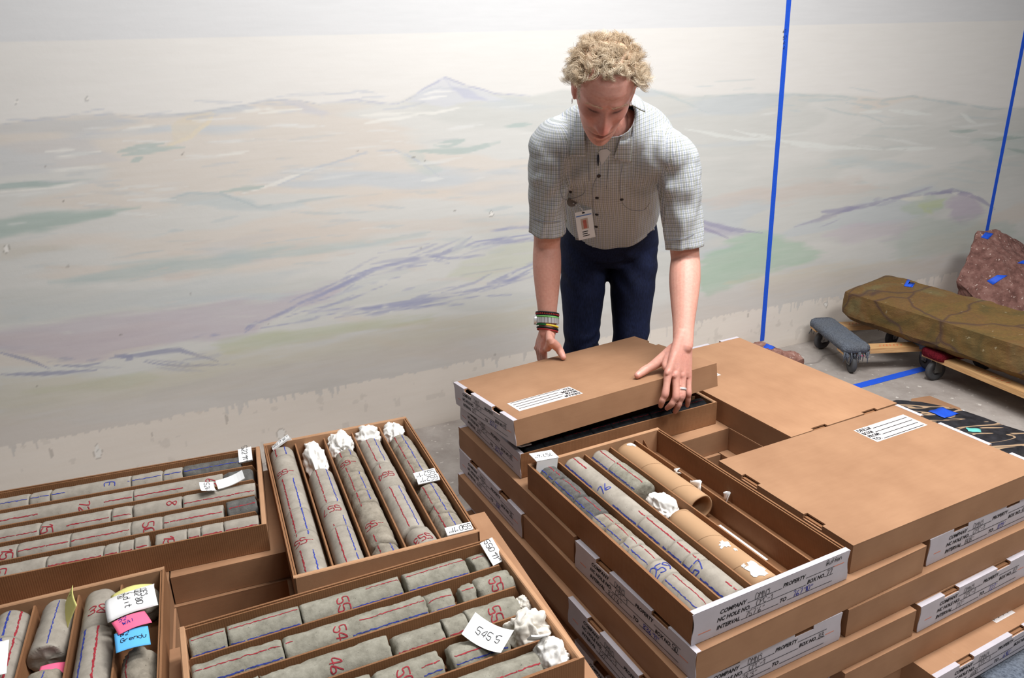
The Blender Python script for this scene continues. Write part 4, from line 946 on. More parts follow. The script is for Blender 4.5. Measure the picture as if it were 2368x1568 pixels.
def dolly(center, heading, length, width, top, label, padmats=('carpet', 'carpet'), shag=False):
    """two padded cross boards on two wooden rails with four casters; local X along the rails"""
    e = empty('furniture_dolly', (center[0], center[1], 0), (0, 0, heading)); tag(e, label, 'dolly')
    wd_ = top-.056; pw = .125; z0 = top-.050; z1 = top-.025; rng = random.Random(int(length*1000))
    for s in (-1, 1):
        m = MB(); n = 14; yy = s*(width/2-.05)
        m.box(-length/2, length/2, yy-.035, yy+.035, z0, z1); r = m.build('rail', M['wood'], e)
        q = MB()
        for k in range(7):
            x = length*(-.12+.035*k); ribbon(q, [(x, yy-.010), (x+.012*rng.uniform(.4, 1), yy+.012)], .004, lambda a, b: (a, b, z1+.0006))
        tag(q.build('paint_mark', M['spray'], r), None, kind='stuff')
    for i, s in enumerate((-1, 1)):
        bm = bmesh.new(); nx, ny = 10, 30; m = MB(); x0 = s*(length/2-pw/2)
        vs = []; hw, hl = pw/2, width/2
        prof = [(-hw-.002, z0+.012), (-hw-.005, z1+.006), (-hw+.003, top-.003), (-hw+.012, top), (hw-.012, top), (hw-.003, top-.003), (hw+.005, z1+.006), (hw+.002, z0+.012)]
        for j in range(ny+1):
            y = -hl+2*hl*j/ny; kk = 1-.35*max(0, abs(y)/hl-.93)/.07
            for (a, z) in prof: vs.append((x0+a*kk+.003*mnoise.noise(Vector((a*60, y*40, i))), y, z+(.003*mnoise.noise(Vector((y*30, a*50, 3+i))) if z > z1+.002 else 0)))
        P = len(prof); fs = [(j*P+k, j*P+(k+1) % P, (j+1)*P+(k+1) % P, (j+1)*P+k) for j in range(ny) for k in range(P)]+[tuple(range(P))[::-1], tuple(ny*P+k for k in range(P))]
        m.add(vs, fs)
        if shag:       # frayed fringe hanging at the board ends
            for k in range(70):
                sy = rng.choice((-1, 1)); y = sy*hl*rng.uniform(.9, 1.0); x = x0+rng.uniform(-hw, hw); l = rng.uniform(.02, .06)
                m.tube([(x, y, z0+.016), (x+rng.uniform(-.006, .006), y+sy*.004, z0+.016-l*.5), (x+rng.uniform(-.01, .01), y+sy*.006, z0+.016-l)], [.004, .003, .001], 5)
        m.build('carpet_pad', M[padmats[i]], e, smooth=True)
        for s2 in (-1, 1):
            cx, cy = 0.0, 0.0; pos = (x0, s2*(width/2-.055), 0); spin = (1.45 if s2 < 0 else .35)+.2*i
            m = MB(); m.box(cx-.03, cx+.03, cy-.025, cy+.025, z0-.005, z0); m.box(cx-.026, cx+.012, cy-.017, cy-.014, wd_*.42, z0-.004); m.box(cx-.026, cx+.012, cy+.014, cy+.017, wd_*.42, z0-.004)
            m.tube([(cx-.01, cy-.020, wd_/2), (cx-.01, cy+.020, wd_/2)], .006, 8)
            cb = m.build('caster', M['metal'], e, pos, (0, 0, spin))
            m = MB(); R = wd_/2; vs = []; N = 26
            pr = [(-.012, R*.4), (-.012, R*.8), (-.0115, R*.93), (-.007, R*.998), (.007, R*.998), (.0115, R*.93), (.012, R*.8), (.012, R*.4)]
            for k in range(N):
                a = 2*PI*k/N
                for (y, r) in pr: vs.append((cx-.01+math.cos(a)*r, cy+y, R+.0006+math.sin(a)*r))
            P = len(pr); m.add(vs, [(k*P+j, k*P+(j+1) % P, ((k+1) % N)*P+(j+1) % P, ((k+1) % N)*P+j) for k in range(N) for j in range(P)])
            m.build('wheel', M['rubber'], cb, smooth=True)
    return e
dolly((1.848, 3.732), .035, .50, .43, .155, 'furniture dolly with frayed blue-grey carpet pad beside the wall', shag=True)
d2 = Vector((.17, -.485)).normalized(); hd2 = math.atan2(d2.y, d2.x); n2_ = Vector((-d2.y, d2.x))
c2 = Vector((1.985, 3.475))+d2*.35+n2_*.175
dolly((c2.x, c2.y), hd2, .72, .42, .155, 'furniture dolly with a dark red carpet pad under the stone column', ('redcarpet', 'redcarpet'))
# dollies carrying the stacks
sR = Vector((.47, 1.62)); tR = Vector((math.sin(.462), -math.cos(.462))); eR = Vector((math.cos(.462), math.sin(.462)))
for k, off in enumerate((-.30,)):
    c = Vector((-.165, 2.09))+eR*.34+tR*.53; dolly((c.x, c.y), .462-PI/2, .92, .50, RZ(6)-HL-.004, 'furniture dolly carrying the label-end side of the tall box stack')
c = Vector((-.165, 2.09))+eR*.885+tR*.66; dolly((c.x+.085, c.y-.01), .475-PI/2, 1.02, .30, RZ(6)-HL-.004, 'blue carpeted dolly under the lowest jutting core box')
tL = Vector((math.sin(.36), -math.cos(.36))); eL = Vector((math.cos(.36), math.sin(.36)))
for k, (so_, nm) in enumerate(((.30, 'furniture dolly carrying the sticky-note side of the core trays'), (.78, 'furniture dolly carrying the tissue-packed side of the core trays'))):
    c = OL+eL*so_+tL*.53; dolly((c.x, c.y), .36-PI/2, .92, .42, LZ(6)-HL-.004, nm)
# ---- rocks
def loft_rock(name, ax0, ax1, sect, mat, amp, nz, label, cat, ns=60, per=14, seed=0, ends=None):
    """rock with the given cross-section (u across, z up) along a level axis, edges worn by noise"""
    a, b = Vector(ax0), Vector(ax1); d = (b-a); Ln = d.length; d.normalize(); n = Vector((-d.y, d.x, 0)); vs = []; fs = []
    if n.y < 0: n = -n
    P = []
    for i in range(len(sect)):
        p, q = sect[i], sect[(i+1) % len(sect)]
        for k in range(per): P.append((p[0]+(q[0]-p[0])*k/per, p[1]+(q[1]-p[1])*k/per))
    cu = sum(p[0] for p in P)/len(P); cz = sum(p[1] for p in P)/len(P); m_ = len(P); o = (a+b)/2; so = Vector((seed*3.1, seed, seed*1.7))
    for i in range(ns+1):
        f = i/ns; sh = 1.0
        if ends:
            e = min(f, 1-f)*Ln; sh = 1-ends*max(0, 1-e/.05)**2
        for (u, z) in P:
            p = a+d*(f*Ln)+n*(cu+(u-cu)*sh)+Vector((0, 0, cz+(z-cz)*sh))
            q = amp*(mnoise.fractal((p+so)*nz, 1, 2, 5)+.6*mnoise.noise((p+so)*nz*.35)); dr = (n*(u-cu)+Vector((0, 0, z-cz))).normalized()
            p = p+dr*q+d*(amp*mnoise.noise((p+so)*nz*.8))*(1 if 0 < i < ns else 1.5)
            p.z = max(p.z, min(s_[1] for s_ in sect)); vs.append(p-o)
    for i in range(ns):
        for k in range(m_): fs.append((i*m_+k, i*m_+(k+1) % m_, (i+1)*m_+(k+1) % m_, (i+1)*m_+k))
    for base, rev in ((0, True), (ns*m_, False)):
        c = len(vs); vs.append(sum((vs[base+k] for k in range(m_)), Vector())/m_)
        for k in range(m_):
            f = (base+k, base+(k+1) % m_, c); fs.append(f[::-1] if rev else f)
    m = MB(); m.add(vs, fs); ob = m.build(name, mat, None, o, smooth=False); tag(ob, label, cat); return ob
t = NT('olive_column_stone'); v = t.coord('Object'); vs_ = t.coord('Object', (3, 3, 12)); n1 = t.noise(v, 3.2, 4, .6, .8); n2 = t.noise(vs_, 26, 7, .7)
c = t.ramp(n1, [(.32, lin((96, 90, 56))), (.46, lin((132, 108, 62))), (.56, lin((134, 104, 64))), (.68, lin((134, 122, 84)))])
c = t.mix(.5, c, t.ramp(n2, [(.3, lin((70, 56, 34))), (.7, lin((158, 134, 88)))]), 'OVERLAY')
vo = t.new('ShaderNodeTexVoronoi', feature='DISTANCE_TO_EDGE'); vo.inputs['Scale'].default_value = 3.3
mv = t.new('ShaderNodeMix', data_type='VECTOR'); mv.inputs[0].default_value = .12; nn = t.new('ShaderNodeTexNoise'); nn.inputs['Scale'].default_value = 5; t.link(v, nn.inputs['Vector']); t.link(v, mv.inputs[4]); t.link(nn.outputs['Color'], mv.inputs[5]); t.link(mv.outputs[1], vo.inputs['Vector'])
c = t.mix(t.math('MULTIPLY', t.ramp(vo.outputs['Distance'], [(0, (1, 1, 1)), (.028, (0, 0, 0))]), .75), c, lin((72, 52, 52)))
c = t.mix(t.math('MULTIPLY', t.ramp(t.noise(v, 34, 3), [(.68, (0, 0, 0)), (.75, (1, 1, 1))]), .5), c, lin((190, 180, 150))); t.bump(n2, .6, .006); M['olive'] = t.done(c, .7, .35)
ca, cb = Vector((1.805, 3.826, 0)), Vector((2.173, 3.044, 0)); dd = (cb-ca).normalized()
col_ = loft_rock('column_rock', ca-dd*.075, ca+dd*1.28, [(0, .1575), (-.05, .20), (-.052, .318), (.02, .335), (.255, .365), (.33, .30), (.31, .19), (.22, .1575)], M['olive'], .009, 9, 'long olive brown stone column lying across two furniture dollies', 'rock', 90, 8, 2, .10)
M['pinkrock'] = rock('pink_granite', lin((112, 74, 64)), lin((160, 116, 104)), lin((196, 160, 148)), 26, .9, .3, lin((214, 196, 186)))
M['redrock'] = rock('red_granite', lin((88, 58, 52)), lin((138, 98, 90)), lin((172, 134, 124)), 22, 1.0, .3, lin((206, 184, 174)))
def hull_rock(name, pts, mat, cuts, amp, nz, label, seed=0):
    c = sum((Vector(p) for p in pts), Vector())/len(pts); c.z = 0; bm = bmesh.new()
    for p in pts: bm.verts.new(Vector(p)-c)
    r = bmesh.ops.convex_hull(bm, input=bm.verts)
    bmesh.ops.delete(bm, geom=[v for v in bm.verts if not v.link_faces], context='VERTS'); bmesh.ops.triangulate(bm, faces=bm.faces)
    for _ in range(cuts): bmesh.ops.subdivide_edges(bm, edges=bm.edges[:], cuts=1, use_grid_fill=True)
    bm.normal_update(); so = Vector((seed, seed*2.3, seed*.7))
    for v in bm.verts:
        q = amp*(mnoise.fractal((v.co+so)*nz, 1, 2, 5)+.7*mnoise.noise((v.co+so)*nz*.4))
        v.co += v.normal*q; v.co.z = max(v.co.z, 0)
    me = bpy.data.meshes.new(name); bm.to_mesh(me); bm.free(); me.materials.append(mat); o = place(me, name, None, c); tag(o, label, 'rock'); return o
bp = [aty(2262, 538, 4.22), aty(2312, 537, 4.25), aty(2345, 553, 4.3), aty(2420, 600, 4.35), aty(2236, 600, 4.06), aty(2330, 628, 3.93), aty(2420, 660, 3.9), aty(2215, 650, 4.02), aty(2202, 700, 4.04),
      (2.43, 4.05, 0), (2.46, 3.86, 0), (2.75, 3.74, 0), (3.05, 3.85, 0), (3.12, 4.25, 0), (2.95, 4.42, 0), (2.62, 4.33, 0), aty(2280, 720, 3.84), aty(2400, 760, 3.74)]
bould = hull_rock('boulder', bp, M['redrock'], 5, .022, 6, 'big reddish granite boulder standing against the wall with tape on top', 3)
r0, r1 = onz(1743, 806, .05), onz(1850, 846, .045)
pk = loft_rock('granite_cobble', (r0.x, r0.y, 0), (r1.x, r1.y, 0), [(-.05, .0), (-.062, .05), (-.03, .088), (.02, .092), (.055, .06), (.045, .0)], M['pinkrock'], .010, 16, 'small pinkish granite rock with blue tape, by the foot of the wall tape', 'rock', 40, 5, 5, .35)
def tape_patch(c, u, w_, nrm, lw, lh, label, m='tape', name='tape_piece', cat='tape', seed=1, lift=.004, bend=.0):
    """a short piece of tape following a surface: u along, w across"""
    u = Vector(u).normalized(); nrm = Vector(nrm).normalized(); w_ = nrm.cross(u).normalized(); rng = random.Random(seed); n = 6; mb = MB(); vs = []
    for i in range(n+1):
        for j in range(4):
            a = (i/n-.5)*lw; b = (j/3-.5)*lh; e = .06*lw*rng.uniform(-1, 1) if i in (0, n) else 0
            vs.append(u*(a+e)+w_*b+nrm*(lift*.4*math.sin(i*1.4+seed)-bend*(a/lw*2)**2*lw))
    mb.add(vs, [(i*4+j, (i+1)*4+j, (i+1)*4+j+1, i*4+j+1) for i in range(n) for j in range(3)])
    o = mb.build(name, M[m], None, Vector(c)+nrm*lift, smooth=True); s = o.modifiers.new('solid', 'SOLIDIFY'); s.thickness = .0012; tag(o, label, cat); return o
from mathutils.bvhtree import BVHTree
def rock_hit(ob, x, y):
    me = ob.data; bv = BVHTree.FromPolygons([tuple(ob.location+v.co) for v in me.vertices], [tuple(p.vertices) for p in me.polygons]); d = ray(x, y).normalized(); h, n_, i_, ds = bv.ray_cast(V3((0, 0, CAM_H)), d)
    return h, (n_ if n_.dot(d) < 0 else -n_)
def tape_on(ob, pts, label, seed):
    """tape laid on a rock: pts = four picture corners, each found on the rock's own surface"""
    n = 6; vs = []; c0 = rock_hit(ob, sum(p[0] for p in pts)/4, sum(p[1] for p in pts)/4)[0]
    for i in range(n+1):
        for j in range(4):
            f, g_ = i/n, j/3; x = (pts[0][0]*(1-f)+pts[1][0]*f)*(1-g_)+(pts[3][0]*(1-f)+pts[2][0]*f)*g_; y = (pts[0][1]*(1-f)+pts[1][1]*f)*(1-g_)+(pts[3][1]*(1-f)+pts[2][1]*f)*g_
            r_ = rock_hit(ob, x, y) if True else None
            vs.append(r_[0]+r_[1]*.002 if r_[0] is not None else (vs[-1].copy() if vs else c0))
    c = sum(vs, V3())/len(vs); m = MB(); m.add([v-c for v in vs], [(i*4+j, (i+1)*4+j, (i+1)*4+j+1, i*4+j+1) for i in range(n) for j in range(3)])
    o = m.build('tape_piece', M['tape'], None, c, smooth=True); q = o.modifiers.new('solid', 'SOLIDIFY'); q.thickness = .0014; q.offset = 1; tag(o, label, 'tape'); return o
def safe_hit(f):
    def g(ob, x, y):
        try: return f(ob, x, y)
        except AttributeError: return None, None
    return g
rock_hit = safe_hit(rock_hit)
tape_on(pk, [(1762, 806), (1774, 794), (1800, 799), (1786, 808)], 'crumpled blue tape wrapped over the small pinkish rock', 4)
tape_on(col_, [(2098, 647), (2119, 650), (2110, 665), (2090, 662)], 'blue tape piece on the top face of the stone column', 2)
tape_on(bould, [(2279, 537), (2297, 541), (2284, 554), (2268, 549)], 'blue tape piece on the peak of the red boulder', 3)
tape_on(bould, [(2306, 636), (2330, 637), (2296, 659), (2282, 650)], 'blue tape piece on the dark front of the red boulder', 5)
tape_on(bould, [(2364, 603), (2380, 600), (2380, 612), (2352, 609)], 'blue tape piece on the sloping shoulder of the red boulder', 6)
# ---- patterned slab on a cardboard sheet
t = NT('black_slab_with_tan_bands'); v = t.coord('Object', (1, 1, 1)); mp = t.new('ShaderNodeMapping'); mp.inputs['Rotation'].default_value = (0, 0, .95); mp.inputs['Scale'].default_value = (1.0, 3.2, 1); t.link(v, mp.inputs[0])
n = t.noise(mp.outputs[0], 3.4, 2, .45, 1.2); s = t.math('SINE', t.math('MULTIPLY', n, 26)); band = t.ramp(s, [(.80, (0, 0, 0)), (.90, (1, 1, 1))])
s2 = t.math('MULTIPLY', s, .5); c = t.mix(band, t.ramp(t.noise(v, 30, 5), [(.3, lin((30, 30, 34))), (.7, lin((58, 58, 64)))]), lin((186, 156, 126))); t.bump(t.noise(v, 40, 4), .3, .003); M['slab'] = t.done(c, .5, .35)
sp = [(1.672, 3.115), (1.759, 3.09), (1.83, 3.04), (1.894, 2.993), (1.95, 2.91), (1.991, 2.831), (2.04, 2.77), (2.03, 2.70), (1.957, 2.655), (1.895, 2.615), (1.78, 2.60), (1.66, 2.75), (1.58, 2.95), (1.60, 3.08)]
m = MB(); cx, cy = 1.82, 2.86; per = []
for i in range(len(sp)):
    p, q = sp[i], sp[(i+1) % len(sp)]
    for k in range(5): f = k/5; per.append((p[0]+(q[0]-p[0])*f+.008*mnoise.noise(Vector((i*5+k, 0, 1)))-cx, p[1]+(q[1]-p[1])*f+.008*mnoise.noise(Vector((i*5+k, 4, 1)))-cy))
lv = [(.004, .98), (.03, 1.01), (.052, .985), (.056, .95)]; vs = []; n = len(per)
for z, k in lv: vs += [(x*k, y*k, z) for x, y in per]
fs = [(j*n+i, j*n+(i+1) % n, (j+1)*n+(i+1) % n, (j+1)*n+i) for j in range(len(lv)-1) for i in range(n)]
vs += [(0, 0, .056), (0, 0, .004)]; tc = len(vs)-2
fs += [((len(lv)-1)*n+i, (len(lv)-1)*n+(i+1) % n, tc) for i in range(n)]+[((i+1) % n, i, tc+1) for i in range(n)]
m.add(vs, fs); o = m.build('banded_rock', M['slab'], None, (cx, cy, 0)); tag(o, 'black stone slab banded with tan swirls, lying on the floor behind the boxes', 'rock')
m = MB(); m.prism([(-.20, -.12), (-.02, .20), (.075, .225), (.14, .09), (.06, -.20)], 'z', 0.0006, .004); o = m.build('cardboard_sheet', M['card'], None, (1.822, 3.02, 0)); tag(o, 'flat cardboard sheet on the floor under the banded slab', 'cardboard')
tape_patch(onz(2182, 955, .057), (.75, .35, 0), None, (0, 0, 1), .085, .075, 'blue tape piece stuck on the banded slab', seed=7, lift=.003)
tape_patch(onz(2252, 995, .057), (1, -.25, 0), None, (0, 0, 1), .05, .034, 'mint green sticky tab on the banded slab', 'mint', 'sticky_tab', 'sticky note', 8, .002)
m = MB(); m.box(-.02, .02, -.008, .008, 0, .0012); o = m.build('paper_scrap', M['paper'], None, onz(2218, 949, .001), (0, 0, -.4)); tag(o, 'white paper scrap on the floor behind the banded slab', 'paper scrap')
# ================================================================== the person lifting the lid
from mathutils.bvhtree import BVHTree
V = Vector
KI = KM.inverted()
def kray(x, y, axis, val):
    """pixel -> point on a plane of the lid frame (0 along, 1 across, 2 up)"""
    o = KI @ V((0, 0, CAM_H)); d = KI.to_3x3() @ ray(x, y); s = (val-o[axis])/d[axis]
    return KM @ (o+d*s)
SR, SL = V((.130, 2.335, 1.268)), V((.488, 2.275, 1.236))
ER, EL = V((.119, 2.415, .957)), V((.520, 2.25, .943))
WR_, WL_ = V((.113, 2.328, .724)), V((.479, 2.052, .768))
AX = [V((.362, 2.79, .895)), V((.358, 2.69, 1.005)), V((.342, 2.58, 1.10)), V((.320, 2.465, 1.195)), V((.306, 2.365, 1.272)), V((.298, 2.295, 1.322)), V((.290, 2.240, 1.352))]
AR = [(.168, .115), (.152, .108), (.158, .112), (.172, .118), (.180, .112), (.146, .082), (.074, .064)]
def ring_loft(mb, pts, rads, rights, n=48, ex=2.0, caps=True):
    """closed tube through pts; rads = (half width, half depth); rights = width direction"""
    m = len(pts); vs = []
    for i in range(m):
        t_ = (pts[min(i+1, m-1)]-pts[max(i-1, 0)]).normalized(); r = rights[i] if isinstance(rights, list) else rights
        r = (r-t_*r.dot(t_)).normalized(); w = t_.cross(r)
        for k in range(n):
            a = 2*PI*k/n; c, s = math.cos(a), math.sin(a); c = math.copysign(abs(c)**(2/ex), c); s = math.copysign(abs(s)**(2/ex), s)
            vs.append(pts[i]+r*(c*rads[i][0])+w*(s*rads[i][1]))
    fs = [(i*n+k, i*n+(k+1) % n, (i+1)*n+(k+1) % n, (i+1)*n+k) for i in range(m-1) for k in range(n)]
    if caps: fs += [tuple(range(n))[::-1], tuple((m-1)*n+k for k in range(n))]
    mb.add(vs, fs)
def resample(pts, rads, k):
    """smooth (Catmull-Rom) refinement of a chain and its radii"""
    P = []; R = []
    for i in range(len(pts)-1):
        ids = (max(i-1, 0), i, i+1, min(i+2, len(pts)-1))
        for j in range(k):
            t_ = j/k
            cr = lambda a, b, c, d: .5*(2*b+(c-a)*t_+(2*a-5*b+4*c-d)*t_*t_+(3*b-a-3*c+d)*t_**3)
            P.append(cr(*[pts[q] for q in ids])); R.append(tuple(cr(*[rads[q][z] for q in ids]) for z in (0, 1)))
    P.append(pts[-1].copy()); R.append(rads[-1]); return P, R
def chain(mb, pts, rads, n=14, k=4, right=V((1, 0, 0))):
    """rounded limb: closed tube with domed ends"""
    rads = [r if hasattr(r, '__len__') else (r, r) for r in rads]
    P, R = resample(pts, rads, k)
    d0 = (P[0]-P[1]).normalized(); d1 = (P[-1]-P[-2]).normalized(); A = []; B = []
    for a in (.999, .9, .7, .4): A.append((P[0]+d0*(R[0][0]*a), tuple(x*math.sqrt(1-a*a) for x in R[0])))
    for a in (.4, .7, .9, .999): B.append((P[-1]+d1*(R[-1][0]*a), tuple(x*math.sqrt(1-a*a) for x in R[-1])))
    P2 = [a[0] for a in A]+P+[b[0] for b in B]; R2 = [a[1] for a in A]+R+[b[1] for b in B]
    rt = right
    if abs((pts[-1]-pts[0]).normalized().dot(rt)) > .9: rt = V((0, 1, 0))
    ring_loft(mb, P2, R2, rt, n)
def remesh(mb, name, voxel, smooth=2, fac=.5):
    me = mb.mesh(name+'_raw'); o = bpy.data.objects.new(name+'_raw', me); COL.objects.link(o)
    r = o.modifiers.new('r', 'REMESH'); r.mode = 'VOXEL'; r.voxel_size = voxel; r.adaptivity = 0
    if smooth: s = o.modifiers.new('s', 'SMOOTH'); s.iterations = smooth; s.factor = fac
    dg = bpy.context.evaluated_depsgraph_get(); out = bpy.data.meshes.new_from_object(o.evaluated_get(dg)); out.name = name
    bpy.data.objects.remove(o); bpy.data.meshes.remove(me); return out
def coords(me):
    a = np.empty(len(me.vertices)*3, np.float32); me.vertices.foreach_get('co', a); return a.reshape(-1, 3).astype(float)
# ---------------- head frame: x to the person's right, y out of the face, z to the crown
HC = V((.2575, 2.118, 1.436))
_r = V((.9975, .0, -.07)); _f = V((-.015, -.748, -.664)); _f = (_f-_r*_f.dot(_r)).normalized()
HX = -_r; HF = _f; HU = HX.cross(HF).normalized()
def H(x, y, z): return HC+HX*x+HF*y+HU*z
HSEC = [(-.1185, .018, .070, -.040), (-.1150, .030, .083, -.026), (-.107, .040, .0895, -.010), (-.093, .049, .0910, .016), (-.075, .0555, .0895, .045), (-.05, .061, .0905, .070), (-.02, .067, .0905, .086), (.01, .0705, .0905, .094),
        (.04, .074, .0935, .098), (.062, .074, .0900, .097), (.083, .0685, .0785, .090), (.100, .056, .060, .074), (.112, .038, .038, .048), (.118, .016, .014, .020)]
def head_shape(mb):
    z = [s[0] for s in HSEC]; zz_ = np.concatenate([np.linspace(-.1185, .118, 110)])
    n = 120; vs = []
    for q in zz_:
        w = np.interp(q, z, [s[1] for s in HSEC]); f = np.interp(q, z, [s[2] for s in HSEC]); b = np.interp(q, z, [s[3] for s in HSEC])
        for k in range(n):
            a = 2*PI*k/n; s, c = math.sin(a), math.cos(a)
            e = 2.25; x = math.copysign(abs(s)**(2/e), s)*w; y = math.copysign(abs(c)**(2/e), c)*(f if c > 0 else b)
            ax = abs(x)
            if c > 0:
                g = lambda x0, z0, sx, sz: math.exp(-((ax-x0)/sx)**2-((q-z0)/sz)**2)
                y -= .0135*g(.031, .010, .017, .012)                   # eye sockets
                y += .0055*g(.031, .008, .011, .007)                   # lids over the eyes
                y += .0060*g(.026, .033, .026, .0075)                  # brow ridge
                y -= .0030*g(0, .030, .007, .006)                      # frown furrow
                y += .0045*g(.044, -.022, .018, .014); x += math.copysign(.003*g(.055, -.02, .02, .016), x)    # cheek bones
                y -= .0060*g(.044, -.062, .016, .022)                  # hollow cheeks
                # nose
                if -.052 < q < .028:
                    tn = (.028-q)/.070; tn = min(1, tn); wd = .0075+.0075*tn**1.5; hgt = .004+.027*tn**1.15*(1 if q > -.042 else max(0, (q+.052)/.010))
                    y += hgt*math.exp(-(ax/wd)**2)
                    y += .010*math.exp(-((ax-.0135)/.0065)**2-((q+.037)/.008)**2)                     # nostril wings
                y += .0062*g(0, -.065, .022, .0045)+.0072*g(0, -.077, .019, .0052)-.0065*g(0, -.0712, .024, .0024)    # lips
                y -= .0030*g(0, -.088, .016, .004); y += .0050*g(0, -.104, .019, .010)                # chin
                y -= .0022*g(.024, -.052, .005, .014)                  # nasolabial fold
            vs.append(H(x, y, q))
    m = len(zz_); fs = [(i*n+k, i*n+(k+1) % n, (i+1)*n+(k+1) % n, (i+1)*n+k) for i in range(m-1) for k in range(n)]+[tuple(range(n))[::-1], tuple((m-1)*n+k for k in range(n))]
    mb.add(vs, fs)
def blob(mb, c, ax, n=14):
    """ellipsoid with axes ax (three vectors)"""
    vs = []; fs = []; m = n
    for i in range(m+1):
        th = PI*(i+.001)/(m+.002)
        for k in range(n): a = 2*PI*k/n; vs.append(c+ax[0]*(math.sin(th)*math.cos(a))+ax[1]*(math.sin(th)*math.sin(a))+ax[2]*math.cos(th))
    fs = [(i*n+k, (i+1)*n+k, (i+1)*n+(k+1) % n, i*n+(k+1) % n) for i in range(m) for k in range(n)]+[tuple(range(n)), tuple(m*n+k for k in range(n))[::-1]]
    mb.add(vs, fs)
body = MB(); head_shape(body)
for s in (-1, 1):      # ears
    blob(body, H(s*.0755, -.010, -.004), [HX*.0085+HF*(-.004)*s, HF*.016, HU*.031]); blob(body, H(s*.079, -.017, .010), [HX*.008, HF*.013, HU*.020]); blob(body, H(s*.073, .000, -.024), [HX*.006, HF*.009, HU*.012])
chain(body, [V((.291, 2.29, 1.315)), V((.283, 2.24, 1.345)), H(0, -.030, -.075), H(0, -.035, -.03)], [(.060, .062), (.056, .058), (.053, .056), (.05, .05)], 26)
P, R = resample(AX, [(a*.74, b*.74) for a, b in AR], 4); ring_loft(body, P, R, V((1, 0, -.04)), 30)
for s, sh in ((-1, SR), (1, SL)): chain(body, [AX[4]+V((0, 0, -.01)), (AX[4]+sh)/2+V((0, 0, -.01)), sh], [.05, .042, .042], 18)
def arm(S, E, W, nm):
    up = (E-S); fo = (W-E); rt = V((1, .25, 0)) if nm == 'R' else V((1, -.25, 0))
    pts = [S, S+up*.35, S+up*.7, E-up*.06, E, E+fo*.12, E+fo*.3, E+fo*.55, E+fo*.8, W, W+(fo.normalized())*.02]
    rad = [(.040, .044), (.043, .047), (.043, .046), (.042, .043), (.0425, .042), (.0445, .0425), (.0445, .042), (.0385, .036), (.031, .0275), (.0285, .0215), (.028, .019)]
    chain(body, pts, rad, 24, 4, rt)
arm(SR, ER, WR_, 'R'); arm(SL, EL, WL_, 'L')
# left hand (gripping the side of the lid): knuckles, then finger joints
LH = {'i': [kray(1545, 862, 1, -.010), kray(1538.5, 911, 1, -.026), kray(1531, 928, 1, -.022), kray(1528, 939, 1, -.010)],
      'm': [kray(1562, 868, 1, -.013), kray(1563, 917, 1, -.032), kray(1553, 935, 1, -.027), kray(1542.5, 944, 1, -.012)],
      'r': [kray(1578, 869, 1, -.012), kray(1577, 915, 1, -.032), kray(1568.5, 938, 1, -.028), kray(1561, 952, 1, -.014)],
      'p': [kray(1591.5, 871, 1, -.008), kray(1592, 910, 1, -.024), kray(1591, 926, 1, -.020), kray(1589.5, 938, 1, -.011)]}
LT = [kray(1556, 806, 2, .062), kray(1536, 826, 2, .042), kray(1514, 843, 2, .027), kray(1490, 857, 2, .0165), kray(1474, 868.5, 2, .0105)]
FR = {'i': (.0128, .0101, .0088, .0071), 'm': (.0130, .0103, .0090, .0073), 'r': (.0126, .0099, .0087, .0071), 'p': (.0114, .0089, .0076, .0062)}
def hand(Wp, fing, thumb, back, big=1.0):
    ks = ['i', 'm', 'r', 'p']; side = (fing['p'][0]-fing['i'][0]).normalized(); mid = sum((fing[k][0] for k in ks), V())/4
    P = [Wp+(Wp-mid)*.18, Wp, Wp*.7+mid*.3, Wp*.4+mid*.6, Wp*.1+mid*.9, mid+(mid-Wp)*.02]; ring_loft(body, P, [(.024, .018), (.0285, .0195), (.034, .0185), (.040, .0165), (.0425, .0135), (.040, .009)], side, 30, 2.5)
    for a, k in enumerate(ks):
        b0 = Wp*.75+mid*.25+side*((a-1.5)*.013); M0 = fing[k][0]
        chain(body, [b0+back*.004, (b0+M0)/2+back*.0055, M0+back*.001], [.009, .0098, FR[k][0]*.93], 12, 4)
        blob(body, M0+back*.0022, [side*(FR[k][0]*.92), back*(FR[k][0]*.98), (M0-b0).normalized()*(FR[k][0]*1.15)])          # knuckle
        r = FR[k]; q1 = fing[k][0]*.45+fing[k][1]*.55
        chain(body, [M0, q1+back*.001, fing[k][1], (fing[k][1]+fing[k][2])/2, fing[k][2], fing[k][3]], [r[0]*.95, r[1]*.97, r[1]*1.07, r[2]*.98, r[2]*1.03, r[3]], 14, 3)
    chain(body, [Wp*.45+thumb[0]*.55, thumb[0], thumb[1], thumb[2], (thumb[2]+thumb[3])/2, thumb[3], thumb[4]], [.011*big, .0150*big, .0168*big, .0145, .0122, .0125, .0094], 14, 3)
    wb = fing['i'][0]; chain(body, [thumb[1]*.6+Wp*.4, thumb[1]*.55+wb*.45, wb*.75+thumb[1]*.25], [.014, .0125, .009], 10, 3)
hand(WL_, LH, LT, V((.1, -.75, .6)).normalized())
iM = kray(1257, 812, 1, .432); RT = [kray(1272, 787, 2, .068), kray(1279, 794, 2, .055), kray(1288, 802, 2, .040), kray(1296, 813.5, 2, .0235), kray(1302.5, 826, 2, .0110)]
RH = {}
for a, k in enumerate('imrp'):
    b = iM+V((-.005*a, .0215*a, -.003*a-.004*(a == 3)))
    RH[k] = [b, b+V((.006, .006, -.043)), b+V((.022, .008, -.057)), b+V((.040, .008, -.060))]
hand(WR_, RH, RT, V((-1, 0, .2)).normalized(), .88)
